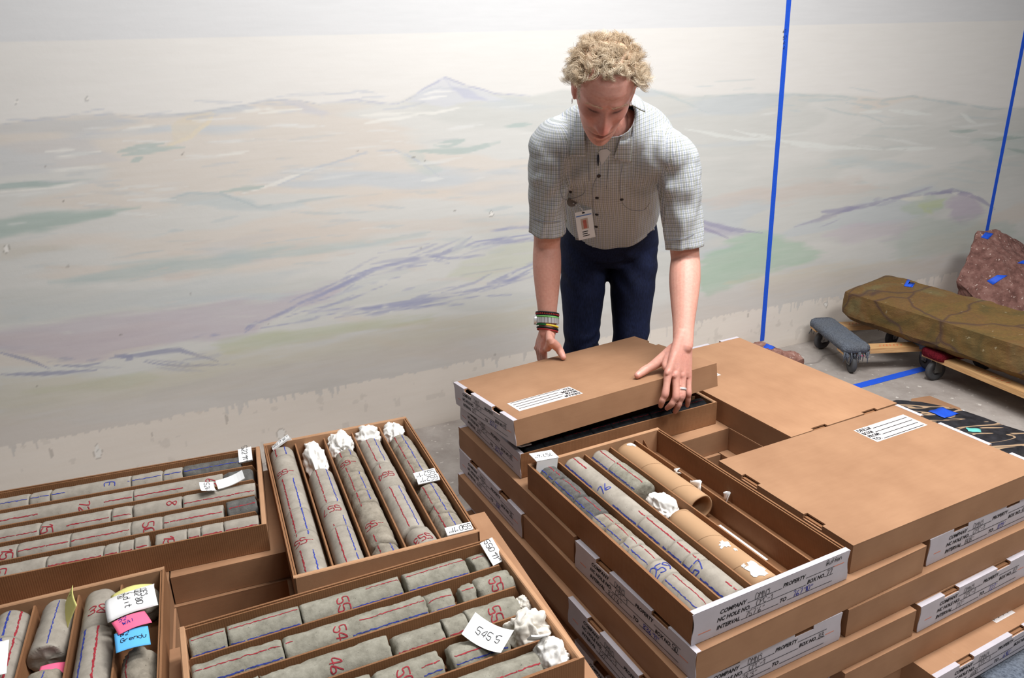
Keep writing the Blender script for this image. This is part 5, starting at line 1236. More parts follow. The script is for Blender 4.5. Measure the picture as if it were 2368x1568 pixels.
# slim legs inside the trousers and feet inside the shoes
for hp_, kn, an in ((V((.272, 2.775, .85)), V((.254, 2.715, .49)), V((.25, 2.80, .10))), (V((.452, 2.775, .84)), V((.436, 2.70, .49)), V((.45, 2.80, .10)))):
    chain(body, [AX[0], hp_, (hp_+kn)/2, kn, (kn+an)/2, an, an+V((0, -.03, -.055)), an+V((0, -.13, -.075))], [.07, .07, .058, .046, .044, .032, .03, .022], 14, 3)
bme = remesh(body, 'person', .0025, 3, .5)
# ---- skin colour by place
co = coords(bme); hl = (co-np.array(HC))@np.array([HX, HF, HU]).T
hx_, hy_, hz_ = np.abs(hl[:, 0]), hl[:, 1], hl[:, 2]; hxs = hl[:, 0]
col = np.tile(np.array(lin((212, 157, 140))), (len(co), 1))
def tint(m, c):
    global col
    m = np.clip(m, 0, 1)[:, None]; col = col*(1-m)+np.array(lin(c))*m
nz1 = vf(co[:, 0]*60+co[:, 1]*33, co[:, 2]*60, 201, 3)
inh = (np.linalg.norm(hl, axis=1) < .16)
face = np.where(inh, 1.0, 0)
G = lambda x0, y0, z0, s: np.exp(-((hx_-x0)**2+(hy_-y0)**2+(hz_-z0)**2)/s**2)*face
tint(face*.75, (224, 158, 144)); tint(.6*face*np.clip((hz_-.035)/.03, 0, 1), (230, 174, 158))
tint(G(0, .12, -.032, .022)*.8, (204, 120, 106)); tint(G(.045, .085, -.03, .026)*.65, (200, 122, 106)); tint(G(.04, .085, -.075, .03)*.45, (186, 128, 108))
tint(G(.03, .085, .008, .018)*.6, (160, 108, 98)); tint(G(.075, -.01, -.005, .03)*.6, (206, 126, 114))
tint(face*(np.exp(-((hz_+.0715)/.0055)**2)*np.exp(-(hx_/.022)**2)*(hy_ > .07))*.75, (168, 100, 92))
tint(face*(np.exp(-((hz_+.0712)/.0018)**2)*np.exp(-(hx_/.022)**2)*(hy_ > .07))*.8, (110, 62, 58))
tint(face*(np.exp(-((hz_-.0025-.10*(hx_-.031)**2/.01)/.0022)**2)*np.exp(-((hx_-.031)/.0145)**4)*(hy_ > .06))*.9, (72, 48, 52))
tint(face*(np.exp(-((hz_-.052-.012*nz1)/.0016)**2)+np.exp(-((hz_-.062-.010*nz1)/.0014)**2))*np.exp(-(hx_/.04)**2)*(hy_ > .06)*.30, (176, 112, 96))
tint(face*np.exp(-((hx_-.012)/.0025)**2-((hz_+.047)/.003)**2)*(hy_ > .085)*.8, (90, 50, 46))
tint(face*.35*np.clip((vf(hxs*300, hz_*300, 205, 2)-.55)*6, 0, 1)*(hz_ < -.05)*(hy_ > .0), (176, 150, 132))       # stubble
hairm = face*(((hz_ > .108-.35*np.clip(hx_-.03, 0, 1)) & (hy_ < .045) | (hz_ > .09) & (hy_ < .03)) | ((hy_ < .045) & (hz_ > .0-.2*np.clip(-hy_, 0, 1)) & (hx_ > .045)) | ((hy_ < -.02) & (hz_ > -.06)))
hairm = hairm*(np.linalg.norm(np.stack([hx_-.079, hy_+.012, hz_], 1), axis=1) > .030)
tint(hairm*.8, (176, 148, 116))
for nm, FG in (('L', LH), ('R', RH)):
    for k in FG:
        for q, s, al in ((0, .014, .45), (1, .011, .5), (3, .010, .45)):
            d = np.linalg.norm(co-np.array(FG[k][q]), axis=1); tint(np.exp(-(d/s)**2)*al, (205, 124, 118))
for T in (LT, RT):
    d = np.linalg.norm(co-np.array(T[4]), axis=1); tint(np.exp(-(d/.012)**2)*.4, (214, 140, 130))
for Wp, FG in ((WL_, LH), (WR_, RH)):
    c0 = np.array((Wp+FG['m'][0])/2); d = np.linalg.norm(co-c0, axis=1); tint(np.exp(-(d/.055)**2)*.35*(.5+nz1), (206, 132, 120))
    # faint veins
    vn = np.abs(vf(co[:, 0]*55, co[:, 2]*28, 211, 2)-.5) < .012; tint(np.exp(-(d/.06)**2)*vn*.35, (170, 120, 130))
col *= (1+.10*(nz1-.5))[:, None]
at_ = bme.color_attributes.new('skin', 'FLOAT_COLOR', 'POINT'); at_.data.foreach_set('color', np.concatenate([np.clip(col, 0, 1), np.ones((len(col), 1))], 1).astype(np.float32).ravel())
t = NT('skin'); a_ = t.new('ShaderNodeAttribute', attribute_name='skin'); v = t.coord('Object')
cc = t.mix(.25, a_.outputs['Color'], t.ramp(t.noise(v, 140, 4), [(.3, (.35, .33, .32)), (.7, (.65, .67, .68))]), 'OVERLAY'); t.bump(t.noise(v, 420, 3), .18, .001)
M['skin'] = t.done(cc, .48, .35); t.b.inputs['Subsurface Weight'].default_value = .18; t.b.inputs['Subsurface Radius'].default_value = (.012, .005, .003); t.b.inputs['Subsurface Scale'].default_value = .5
bme.materials.append(M['skin']); bme.polygons.foreach_set('use_smooth', [True]*len(bme.polygons))
FOOT = V((.36, 2.78, 0)); bme.transform(Matrix.Translation(-FOOT))
person = place(bme, 'person', None, FOOT); tag(person, 'person in checked shirt and navy trousers bending over the boxes to lift a lid', 'person')
def pchild(mb_or_me, name, mat=None, smooth=False, label=None, kind=None):
    me = mb_or_me if isinstance(mb_or_me, bpy.types.Mesh) else mb_or_me.mesh(name, mat, smooth)
    me.transform(Matrix.Translation(-FOOT)); o = place(me, name, person); tag(o, label, kind=kind); return o
# ---------------- trousers and shoes
M['navy'] = None
t = NT('navy_denim'); v = t.coord('Object'); n1 = t.noise(v, 9, 5, .6); n2 = t.noise(t.coord('Object', (1, 1, .2)), 300, 2)
M['navy'] = t.done(t.mix(.4, t.ramp(n1, [(.3, lin((10, 14, 30))), (.7, lin((24, 32, 62)))]), t.ramp(n2, [(.3, lin((8, 12, 26))), (.7, lin((34, 44, 78)))])), .85, .2)
tr = MB(); P, R = resample([V((.358, 2.70, 1.00)), V((.360, 2.745, .94)), V((.362, 2.785, .87)), V((.362, 2.79, .80))], [(.150, .112), (.166, .120), (.178, .128), (.150, .105)], 5); ring_loft(tr, P, R, V((1, 0, -.04)), 40)
for hp_, kn, an in ((V((.272, 2.78, .86)), V((.256, 2.715, .49)), V((.25, 2.80, .06))), (V((.452, 2.78, .85)), V((.436, 2.70, .49)), V((.45, 2.80, .06)))):
    P, R = resample([hp_, hp_*.65+kn*.35, hp_*.3+kn*.7, kn, kn*.7+an*.3, kn*.35+an*.65, an], [(.088, .10), (.083, .096), (.070, .080), (.064, .070), (.061, .066), (.058, .064), (.060, .070)], 5); ring_loft(tr, P, R, V((1, 0, 0)), 30)
tme = remesh(tr, 'trousers', .006, 4, .5); tc_ = coords(tme); tnn = np.empty(len(tme.vertices)*3, np.float32); tme.vertices.foreach_get('normal', tnn); tnn = tnn.reshape(-1, 3)
wr = .004*(np.sin((tc_[:, 2]*95+18*vf(tc_[:, 0]*9, tc_[:, 2]*6, 301, 2)))*np.exp(-((tc_[:, 2]-.50)/.07)**2)+.8*np.sin(tc_[:, 2]*70+tc_[:, 0]*60+9*vf(tc_[:, 0]*8, tc_[:, 1]*8, 303, 2))*np.exp(-((tc_[:, 2]-.80)/.08)**2))+.003*(vf(tc_[:, 0]*22, tc_[:, 2]*22, 305, 2)-.5)
tme.vertices.foreach_set('co', (tc_+tnn*wr[:, None]).astype(np.float32).ravel()); tme.materials.append(M['navy']); tme.polygons.foreach_set('use_smooth', [True]*len(tme.polygons)); pchild(tme, 'trousers', label='dark navy trousers')
M['shoe'] = plain('dark_shoe_leather', (42, 36, 32), .5, .4, .1, 40)
for fx in (.25, .45):
    sh = MB(); chain(sh, [V((fx, 2.835, .045)), V((fx, 2.77, .048)), V((fx, 2.68, .036)), V((fx, 2.60, .030))], [(.038, .045), (.042, .048), (.046, .036), (.040, .029)], 18, 4)
    sh.v = [(x, y, max(z, .0012)) for x, y, z in sh.v]; pchild(sh, 'shoe', M['shoe'], True)
# ---------------- shirt
sh = MB(); P, R = resample(AX[1:]+[V((.284, 2.200, 1.375))], [(a+.012, b+.012) for a, b in AR[1:6]]+[(.080, .070), (.062, .058)], 5)
hemd = (AX[1]-AX[2]).normalized(); P = [AX[1]+hemd*.055, AX[1]+hemd*.02]+P; R = [(.168, .128), (.166, .124)]+R; ring_loft(sh, P, R, V((1, 0, -.05)), 60, 2.25)
for S, E, s in ((SR, ER, -1), (SL, EL, 1)):
    u = E-S; inn = V((-s, 0, 0)); q = AX[4]*.55+S*.45
    chain(sh, [q+V((0, .0, -.008)), S+V((-s*.035, 0, .014)), S+V((s*.002, 0, -.004))], [(.078, .090), (.070, .082), (.061, .070)], 26, 4)
    P, R = resample([S+V((-s*.012, 0, .004)), S+u*.10, S+u*.3, S+u*.55, S+u*(.86 if s < 0 else .90)], [(.054, .062), (.063, .071), (.063, .070), (.058, .062), (.056, .060)], 5); ring_loft(sh, P, R, V((1, .25*-s, 0)), 36)
sme = remesh(sh, 'shirt', .0042, 16, .5); bm = bmesh.new(); bm.from_mesh(sme)
ends_ = [(SR+(ER-SR)*.83, (ER-SR).normalized()), (SL+(EL-SL)*.87, (EL-SL).normalized())]
NB = AX[6]-V((0, 0, 0)); nd = (AX[6]-AX[5]).normalized()
def cutaway(p):
    for i, (c, d) in enumerate(ends_):
        S = (SR, SL)[i]; ax = (p-S)-d*(p-S).dot(d)
        if (p-c).dot(d) > 0 and ax.length < .11: return True
    if (p-NB).dot(nd) > .024 and abs(p.x-.287) < .1: return True
    h = (p-AX[1]).dot(hemd); lat = (p.x-.358)/.17
    if h > .034-.035*lat*lat: return True
    return False
bmesh.ops.delete(bm, geom=[v for v in bm.verts if cutaway(v.co)], context='VERTS')
for v in bm.verts:          # clean cut edges
    if not v.is_boundary: continue
    for (c, d) in ends_:
        k = (v.co-c).dot(d)
        if abs(k) < .012: v.co -= d*k
    k = (v.co-NB).dot(nd)-.024
    if abs(k) < .012 and (v.co-NB).length < .11: v.co -= nd*k
    lat = (v.co.x-.358)/.17; k = (v.co-AX[1]).dot(hemd)-(.034-.035*lat*lat)
    if abs(k) < .012: v.co -= hemd*k
bm.to_mesh(sme); bm.free()
sc_ = coords(sme); sn = np.empty(len(sme.vertices)*3, np.float32); sme.vertices.foreach_get('normal', sn); sn = sn.reshape(-1, 3).astype(float)
# woven coordinates: around / along the body or the sleeve
axis = (AX[5]-AX[1]).normalized(); rt = V((1, 0, -.05)); rt = (rt-axis*rt.dot(axis)).normalized(); fr = rt.cross(axis).normalized()
if fr.y > 0: fr = -fr
rel = sc_-np.array(AX[3]); al = rel@np.array(axis)
cen = np.stack([np.interp(al, [(p-AX[3]).dot(axis) for p in AX[1:]], [(p-AX[3]).dot(b_) for p in AX[1:]]) for b_ in (rt, fr)], 1)
la = rel@np.array(rt)-cen[:, 0]; dp = rel@np.array(fr)-cen[:, 1]; ang = np.arctan2(la, dp)
cu = la*1.08; cv = al*.9-dp*.8; wr = np.zeros(len(sc_))
shade_seam = np.zeros(len(sc_))
for S, E, s in ((SR, ER, -1), (SL, EL, 1)):
    d = np.array((E-S).normalized()); r_ = sc_-np.array(S); along = r_@d; pr = r_-along[:, None]*d; dist = np.linalg.norm(pr, axis=1)
    e1_ = np.cross(d, [0, 1, 0]); e1_ /= np.linalg.norm(e1_); e2_ = np.cross(d, e1_); an = np.arctan2(pr@e1_, pr@e2_)
    arml = (sc_[:, 0]-(S.x-s*.045-s*np.clip(along, -.06, .2)*-.05))*s > 0; slv = arml & (dist < .11) & (along > -.09)
    cu = np.where(slv, an*.062, cu); cv = np.where(slv, along, cv)
    # folds: pulled towards the armpit and gathered above the cuff
    wr += slv*.0034*np.sin(along*62+an*2.6+9*vf(an*1.2+5, along*7, 311, 2))*np.exp(-((along-.10)/.09)**2)*np.clip(1.2-abs(an)/3, 0, 1)
    wr += slv*.0030*np.sin(an*5+along*25+6*vf(an, along*8, 313, 2))*np.clip(along/.15, 0, 1)
ap = np.minimum(np.linalg.norm(sc_-np.array([.185, 2.33, 1.18]), axis=1), np.linalg.norm(sc_-np.array([.44, 2.28, 1.14]), axis=1))
wr += .0045*np.sin((la*62+al*58*np.sign(la))+5*vf(la*14, al*14, 317, 2))*np.exp(-(ap/.11)**2)
wr += .0026*np.sin(la*55+6*vf(la*9, al*6, 319, 2))*np.clip((-al+.02)/.2, 0, 1)*(dp > 0)
wr += .004*(vf(sc_[:, 0]*18, sc_[:, 2]*18+sc_[:, 1]*9, 321, 3)-.5)
sc_ = sc_+sn*wr[:, None]; sme.vertices.foreach_set('co', sc_.astype(np.float32).ravel()); sme.update()
ca_ = sme.attributes.new('cloth', 'FLOAT_VECTOR', 'POINT'); ca_.data.foreach_set('vector', np.stack([cu, cv, np.zeros(len(cu))], 1).astype(np.float32).ravel())
def plaid(name):
    t = NT(name); a_ = t.new('ShaderNodeAttribute', attribute_name='cloth'); sp_ = t.new('ShaderNodeSeparateXYZ'); t.link(a_.outputs['Vector'], sp_.inputs[0])
    def bands(sock, per, stops): return t.ramp(t.math('FRACT', t.math('DIVIDE', sock, per)), stops, 'CONSTANT')
    W = lin((216, 218, 218)); G1 = lin((178, 184, 194)); OL_ = lin((150, 154, 132)); GR = lin((128, 134, 138))
    a = bands(sp_.outputs[0], .0125, [(0, OL_), (.10, W), (.30, G1), (.52, lin((206, 208, 216))), (.60, W), (.80, GR), (.87, W)])
    b = bands(sp_.outputs[1], .0125, [(0, lin((206, 208, 206))), (.32, lin((242, 242, 244))), (.62, lin((202, 206, 216))), (.74, lin((238, 238, 240)))])
    c = t.mix(1.0, a, b, 'MULTIPLY'); n = t.noise(t.coord('Object'), 500, 2); t.bump(n, .15, .001); return t.done(c, .85, .15)
M['plaid'] = plaid('checked_cotton'); sme.materials.append(M['plaid']); sme.polygons.foreach_set('use_smooth', [True]*len(sme.polygons))
bvh = BVHTree.FromPolygons([tuple(v) for v in sc_], [tuple(p.vertices) for p in sme.polygons])
shirt = pchild(sme, 'shirt', label='grey and white checked short-sleeved shirt'); so_ = shirt.modifiers.new('solid', 'SOLIDIFY'); so_.thickness = .0018; so_.offset = -1
def cast(x, y, lift=.0):
    o = V((0, 0, CAM_H)); d = ray(x, y).normalized(); hit, nn_, i, ds = bvh.ray_cast(o, d)
    return (hit-d*lift, nn_ if nn_.dot(d) < 0 else -nn_) if hit else (None, None)
# ---- seams, placket, pockets, buttons
M['seam'] = plain('shirt_seam_thread', (142, 146, 158), .9, .1, .1, 60)
M['button'] = plain('dark_brown_button', (36, 28, 28), .35, .5, .1, 60)
def seam(pts, name, w=.0013, m='seam'):
    q = MB(); P = []; pts = smooth_line(pts, 4)
    for i in range(len(pts)-1):
        for k in range(3):
            f = k/3; h, n_ = cast(pts[i][0]+(pts[i+1][0]-pts[i][0])*f, pts[i][1]+(pts[i+1][1]-pts[i][1])*f, .0016)
            if h: P.append(h)
    if len(P) > 2: q.tube(P, w/2, 4); pchild(q, name, M[m])
seam([(1386, 400), (1372, 430), (1371, 470), (1374, 520), (1380, 545)], 'placket_seam'); seam([(1408, 372), (1405, 410), (1402, 440)], 'placket_seam'); seam([(1361, 372), (1362, 400), (1363, 420)], 'placket_seam')
for pk in ([(1294, 352), (1294, 400), (1300, 455), (1318, 460), (1350, 448), (1352, 420)], [(1440, 380), (1434, 420), (1436, 462), (1455, 484), (1488, 486), (1503, 468)]): seam(pk, 'pocket_flap_seam', .0014)
seam([(1232, 506), (1262, 513), (1298, 512)], 'cuff_seam', .0014); seam([(1540, 556), (1575, 553), (1608, 540)], 'cuff_seam', .0014)
for (x, y) in ((1384.7, 406.6), (1380.6, 457.5), (1380, 496), (1378.7, 524), (1319, 443), (1437.6, 461)):
    h, n_ = cast(x, y, .001)
    if not h: continue
    q = MB(); u = n_.cross(V((0, 0, 1))).normalized(); w = n_.cross(u); vs = []; N = 14
    for z, r in ((.0, .0056), (.0022, .0056), (.0026, .0044), (.0016, .0036)):
        for k in range(N): a = 2*PI*k/N; vs.append(h+n_*z+u*(math.cos(a)*r)+w*(math.sin(a)*r))
    fs = [(i*N+k, i*N+(k+1) % N, (i+1)*N+(k+1) % N, (i+1)*N+k) for i in range(3) for k in range(N)]+[tuple(3*N+k for k in range(N)), tuple(range(N))[::-1]]
    q.add(vs, fs); pchild(q, 'button', M['button'])
# ---- undershirt showing at the open neck
q = MB(); P = [(1384, 352), (1387, 370), (1391, 382), (1399, 372), (1413, 352), (1404, 344), (1390, 346)]; pts = []
for x, y in P:
    h, n_ = cast(x, y, .002); pts.append(h if h else aty(x, y, 2.20))
c = sum(pts, V())/len(pts); q.add(pts+[c], [(i, (i+1) % len(pts), len(pts)) for i in range(len(pts))]); M['tee'] = plain('white_undershirt', (204, 204, 206), .9, .1, .05, 40); pchild(q, 'undershirt', M['tee'], True)
q = MB(); h0, _ = cast(1383, 358, .008); h1, _ = cast(1383, 384, .007)
if h0 and h1:
    q.tube([h0, (h0+h1)/2, h1], [.0022, .003, .0012], 6); M['cord'] = plain('dark_navy_cord', (34, 36, 52), .7, .3, .1); pchild(q, 'neck_cord', M['cord'], True)
# ---- collar: two front falls lying on the shirt and a band round the nape
NK = V((.286, 2.222, 1.362)); nup = (H(0, -.03, -.06)-NK).normalized(); nr = V((1, 0, -.06)); nr = (nr-nup*nr.dot(nup)).normalized(); nf = nr.cross(nup).normalized()
if nf.y > 0: nf = -nf
def cloth_child(me, uv, name):
    ca_ = me.attributes.new('cloth', 'FLOAT_VECTOR', 'POINT'); ca_.data.foreach_set('vector', np.array(uv, np.float32).ravel())
    o = pchild(me, name); m_ = o.modifiers.new('solid', 'SOLIDIFY'); m_.thickness = .0024; m_.offset = 0; return o
for TLc, TRc, BRc, BLc in (((1336, 252), (1352, 300), (1354, 361), (1318, 363)), ((1434, 322), (1466, 270), (1459, 377), (1419, 366))):
    nU, nV = 10, 14; vs = []; uv = []
    for j in range(nV+1):
        g_ = j/nV
        for i in range(nU+1):
            f = i/nU; x = (TLc[0]*(1-f)+TRc[0]*f)*(1-g_)+(BLc[0]*(1-f)+BRc[0]*f)*g_; y = (TLc[1]*(1-f)+TRc[1]*f)*(1-g_)+(BLc[1]*(1-f)+BRc[1]*f)*g_
            h, n_ = cast(x, y, 0)
            if h is None: h = aty(x, y, 2.24)
            inner = f if TLc[0] < 1400 else 1-f
            vs.append(h-ray(x, y).normalized()*(.006+.012*inner*(1-.5*g_))); uv.append((x*.0012, y*.0012, 0))
    # keep the fall smooth where the shirt below folds
    for it in range(4):
        for j in range(1, nV):
            for i in range(1, nU): k = j*(nU+1)+i; vs[k] = (vs[k]*2+vs[k-1]+vs[k+1]+vs[k-nU-1]+vs[k+nU+1])/6
    q = MB(); q.add(vs, [(j*(nU+1)+i, j*(nU+1)+i+1, (j+1)*(nU+1)+i+1, (j+1)*(nU+1)+i) for j in range(nV) for i in range(nU)]); cloth_child(q.mesh('collar', M['plaid'], True), uv, 'collar')
q = MB(); vs = []; uv = []; nF = 40
for i in range(nF+1):
    a = PI*.46+i/nF*PI*1.08
    for j, (u_, r_) in enumerate(((.020, .062), (.023, .068), (.012, .075), (-.006, .086), (-.016, .094))):
        vs.append(NK+nup*u_+nr*(math.sin(a)*r_*1.03)+nf*(math.cos(a)*r_)); uv.append((i/nF*.36, j*.014, 0))
q.add(vs, [(i*5+j, (i+1)*5+j, (i+1)*5+j+1, i*5+j+1) for i in range(nF) for j in range(4)]); cloth_child(q.mesh('collar_band', M['plaid'], True), uv, 'collar_band')
# ---------------- hair: curled locks on the scalp
M['hair'] = None
t = NT('blond_hair'); a_ = t.new('ShaderNodeAttribute', attribute_name='tone'); M['hair'] = t.done(t.ramp(a_.outputs['Fac'], [(0, lin((138, 114, 88))), (.45, lin((188, 164, 134))), (.8, lin((218, 202, 178))), (1, lin((234, 226, 212)))]), .45, .4)
hz__ = [s[0] for s in HSEC]
def scalp(a, z):
    w = np.interp(z, hz__, [s[1] for s in HSEC]); f = np.interp(z, hz__, [s[2] for s in HSEC]); b = np.interp(z, hz__, [s[3] for s in HSEC]); s, c = math.sin(a), math.cos(a)
    return V((math.copysign(abs(s)**(2/2.25), s)*w, math.copysign(abs(c)**(2/2.25), c)*(f if c > 0 else b), z))
rng = random.Random(77); hair = MB(); tone = []
def strand(pts, r0, tn):
    b = len(hair.v); hair.tube([H(*p) for p in pts], [r0*(1-.7*i/(len(pts)-1)) for i in range(len(pts))], 3, False); tone.extend([tn]*(len(hair.v)-b))
def lock(root, nrm, length, curl, crad, n, r0, sweep, base):
    """a curl: n hairs that share one spiral"""
    nrm = nrm.normalized(); d = (nrm+sweep).normalized(); s = d.cross(V((rng.uniform(-1, 1), rng.uniform(-1, 1), rng.uniform(-1, 1)))).normalized(); w = d.cross(s); ph = rng.uniform(0, 2*PI); sg = rng.choice((-1, 1))
    for k in range(n):
        o = V((rng.gauss(0, .0036), rng.gauss(0, .0036), rng.gauss(0, .0036))); j = rng.uniform(.92, 1.08); pts = []; L_ = length*j; N = 10
        for i in range(N):
            f = i/(N-1); th = ph+sg*curl*f; rr = crad*f*(1.2-.4*f)
            p = root+o*(1-.2*f)+d*(L_*(f-.28*f*f))+s*(math.cos(th)*rr-math.cos(ph)*rr*.3)+w*(math.sin(th)*rr-math.sin(ph)*rr*.3)+V((0, -.006*f*f, -.010*f*f))
            pts.append(p)
        strand(pts, r0*rng.uniform(.7, 1.2), min(1, max(0, base+rng.gauss(0, .10))))
def hairline(a):
    """lowest z with long hair at heading a (0 = face)"""
    b = abs((a+PI) % (2*PI)-PI); return np.interp(b, [0, .4, .8, 1.05, 1.3, 1.7, 2.4, PI], [.109, .108, .100, .078, .048, .030, -.01, -.04])
def grow(p, a, k=1.0, n=17):
    side = abs(math.sin(a)); front = max(0, math.cos(a)); hi = max(0, min(1, (p.z-.06)/.05))
    nrm = (p-V((0, -.005, .02))).normalized()
    ln = (rng.uniform(.030, .044)*(1-.34*hi)+.014*side*(1-hi*.6))*k
    sweep = V((.35*math.copysign(1, p.x)*side, .05*front, .25*side+.25))
    lock(p*.985, nrm, ln, rng.uniform(1.8, 3.6), rng.uniform(.011, .019), n, .00052, sweep, .40+.12*front+.14*rng.random())
cnt = 0
while cnt < 360:
    z = .118-.158*rng.random()**1.1; a = rng.uniform(-PI, PI)
    if z < hairline(a): continue
    grow(scalp(a, z), a); cnt += 1
for i in range(80):       # crown
    a = rng.uniform(-PI, PI); p = scalp(a, .1165); p = V((p.x*rng.random()**.5, p.y*rng.random()**.5, .117)); grow(p, a, .8)
# bigger waves over the temples and along the hairline
for (a, z, ln, cr, sw) in [(1.15, .066, .052, .020, V((.9, .1, .5))), (1.25, .078, .055, .022, V((.8, .2, .6))), (1.0, .085, .046, .018, V((.5, .3, .6))), (1.4, .055, .05, .019, V((1.0, .0, .3))), (1.6, .06, .05, .019, V((1.0, -.1, .4))), (-1.15, .066, .052, .020, V((-.9, .1, .5))), (-1.25, .078, .055, .022, V((-.8, .2, .6))), (-1.0, .085, .046, .018, V((-.5, .3, .6))), (-1.4, .055, .05, .019, V((-1.0, .0, .3))), (-1.6, .06, .05, .019, V((-1.0, -.1, .4))),
                           (.15, .1105, .034, .014, V((.2, .5, .4))), (-.12, .111, .036, .015, V((-.1, .9, .0))), (.35, .109, .034, .014, V((.3, .4, .5))), (-.38, .109, .036, .015, V((-.4, .5, .3))), (0.02, .114, .036, .016, V((0, .6, .4))), (-.6, .104, .040, .016, V((-.6, .6, .2))), (.6, .104, .038, .015, V((.6, .6, .3)))]:
    for rep in range(4):
        p = scalp(a+rng.gauss(0, .07), z+rng.gauss(0, .004)); lock(p*.985, p-V((0, -.005, .02)), ln*rng.uniform(.85, 1.15), rng.uniform(2.2, 4.2), cr, 22, .00055, sw, .55+.25*rng.random())
# short hair at the temples and nape
for i in range(900):
    a = rng.choice((-1, 1))*rng.uniform(1.02, 2.9); z = rng.uniform(-.035, .05); b = abs(a)
    if b < 1.35 and z < -.005+.02*rng.random(): continue
    if 1.3 < b < 1.85 and z < .022: continue
    p = scalp(a, z); n_ = (p-V((0, -.005, .0))).normalized(); dn = V((0, -.5, -.9)); strand([tuple(p*.99), tuple(p*.99+n_*.004+dn*.005), tuple(p*.99+n_*.006+dn*.012)], .0005, .6+.3*rng.random())
hme = hair.mesh('hair', M['hair'], True); ta = hme.attributes.new('tone', 'FLOAT', 'POINT'); ta.data.foreach_set('value', np.array(tone, np.float32)); pchild(hme, 'hair', label='curly blond hair', kind='stuff')
hair = MB(); tone = []
for s in (-1, 1):
    hair = MB(); tone = []
    for i in range(90):
        x = rng.uniform(.010, .050); z = .0325+.004*math.sin((x-.01)/.04*PI)-.10*max(0, x-.042)+rng.gauss(0, .0018); a_0 = math.asin(min(.99, (x/.0735))**1.125); p = scalp(a_0, z); p = V((s*p.x, p.y+.0045+.002*rng.random(), z))
        strand([tuple(p), tuple(p+V((s*.004, .0022, .001))), tuple(p+V((s*.008, .0015, -.001)))], .0002, .35+.3*rng.random())
    eme = hair.mesh('eyebrow', M['hair'], True); ta = eme.attributes.new('tone', 'FLOAT', 'POINT'); ta.data.foreach_set('value', np.array(tone, np.float32)); pchild(eme, 'eyebrow', kind='stuff')
    q = MB(); c = H(s*.078, .002, -.041); q.tube([c+HF*(math.cos(a)*.0065)+HU*(math.sin(a)*.0065) for a in [2*PI*k/16 for k in range(17)]], .0008, 6); M['silver'] = M.get('silver') or plain('silver', (222, 222, 224), .28, .6, .05, 40, 0, metal=.45); pchild(q, 'earring', M['silver'], True)
# ---------------- bracelets, watch, ring
fo = (WR_-ER); fd = fo.normalized(); b1_ = fd.cross(V((0, 1, 0))).normalized(); b2_ = fd.cross(b1_)
def wrist_pt(f): return ER+fo*f
def wrist_rad(f): return np.interp(f, [.55, .8, 1.0, 1.1], [.0405, .0335, .0305, .0295]), np.interp(f, [.55, .8, 1.0, 1.1], [.038, .030, .0245, .022])
def wring(f, th, grow, tiltv, a):
    rx, ry = wrist_rad(f); return wrist_pt(f)+b1_*(math.cos(a)*(rx+grow))+b2_*(math.sin(a)*(ry+grow))+fd*(tiltv*math.cos(a+.6))
BR = {'black_cord': (18, 18, 20), 'green': (120, 196, 110), 'yellow': (238, 216, 70), 'dgreen': (20, 120, 60), 'bred': (176, 44, 50)}
for k, c_ in BR.items(): M['br_'+k] = plain('bracelet_'+k, c_, .5, .4, .08, 60)
def bracelet(f, r, m, name, label, tl=.004, grow=.002, a0=0, a1=2*PI):
    q = MB(); n = 44; q.tube([wring(f, 0, grow, tl, a0+(a1-a0)*k/n) for k in range(n+1)], r, 8, a1-a0 < 6); return pchild(q, name, M[m], True, label)
bracelet(.850, .0032, 'br_black_cord', 'bracelet', 'black and red beaded bracelet'); 
q = MB()
for k in range(34):
    a = 2*PI*k/34; c = wring(.866, 0, .0032, .004, a); blob(q, c, [b1_*.0026, b2_*.0026, fd*.0026], 6)
pchild(q, 'bead', M['br_bred'], True, kind='stuff')
bracelet(.882, .0026, 'br_black_cord', 'bracelet', 'black cord bracelet'); bracelet(.900, .0032, 'br_green', 'bracelet', 'pale green bracelet')
for k in range(22):      # steel watch band: one link after the other
    a = 2*PI*k/22; c = wring(.945, 0, .0035, .003, a); c2 = wring(.945, 0, .0035, .003, a+.01); tn = (c2-c).normalized(); nn_ = (c-wrist_pt(.945)).normalized(); q = MB(); hw = .0085
    P8 = [c+fd*(sx*hw)+tn*(sy*.0042)+nn_*(sz*.0018) for sz in (-1, 1) for sx, sy in ((-1, -1), (1, -1), (1, 1), (-1, 1))]
    q.add(P8, [(0, 3, 2, 1), (4, 5, 6, 7), (0, 1, 5, 4), (1, 2, 6, 5), (2, 3, 7, 6), (3, 0, 4, 7)]); 
    if k == 0: wl = pchild(q, 'watch_link', M['silver'], label='steel watch band')
    else: pchild(q, 'watch_link', M['silver'])
q = MB(); a = PI*.98; c = wring(.945, 0, .006, .003, a); nn_ = (c-wrist_pt(.945)).normalized(); q.tube([c-nn_*.002, c+nn_*.005], [.0155, .0145], 24); pchild(q, 'watch_case', M['silver'], False)
bracelet(1.010, .0030, 'br_yellow', 'bracelet', 'yellow and green bracelet', .006, .002, -.4, 1.75); bracelet(1.010, .0030, 'br_dgreen', 'bracelet', None, .006, .002, 1.75, 3.2); bracelet(1.045, .0030, 'br_black_cord', 'bracelet', 'black rubber bracelet', .006); bracelet(1.068, .0022, 'br_bred', 'bracelet', 'thin dark red bracelet', .006)
rg = LH['r']; rd = (rg[1]-rg[0]).normalized(); c = rg[0]*.32+rg[1]*.68; u_ = rd.cross(V((1, 0, 0))).normalized(); w_ = rd.cross(u_); q = MB()
vs = []; N = 28
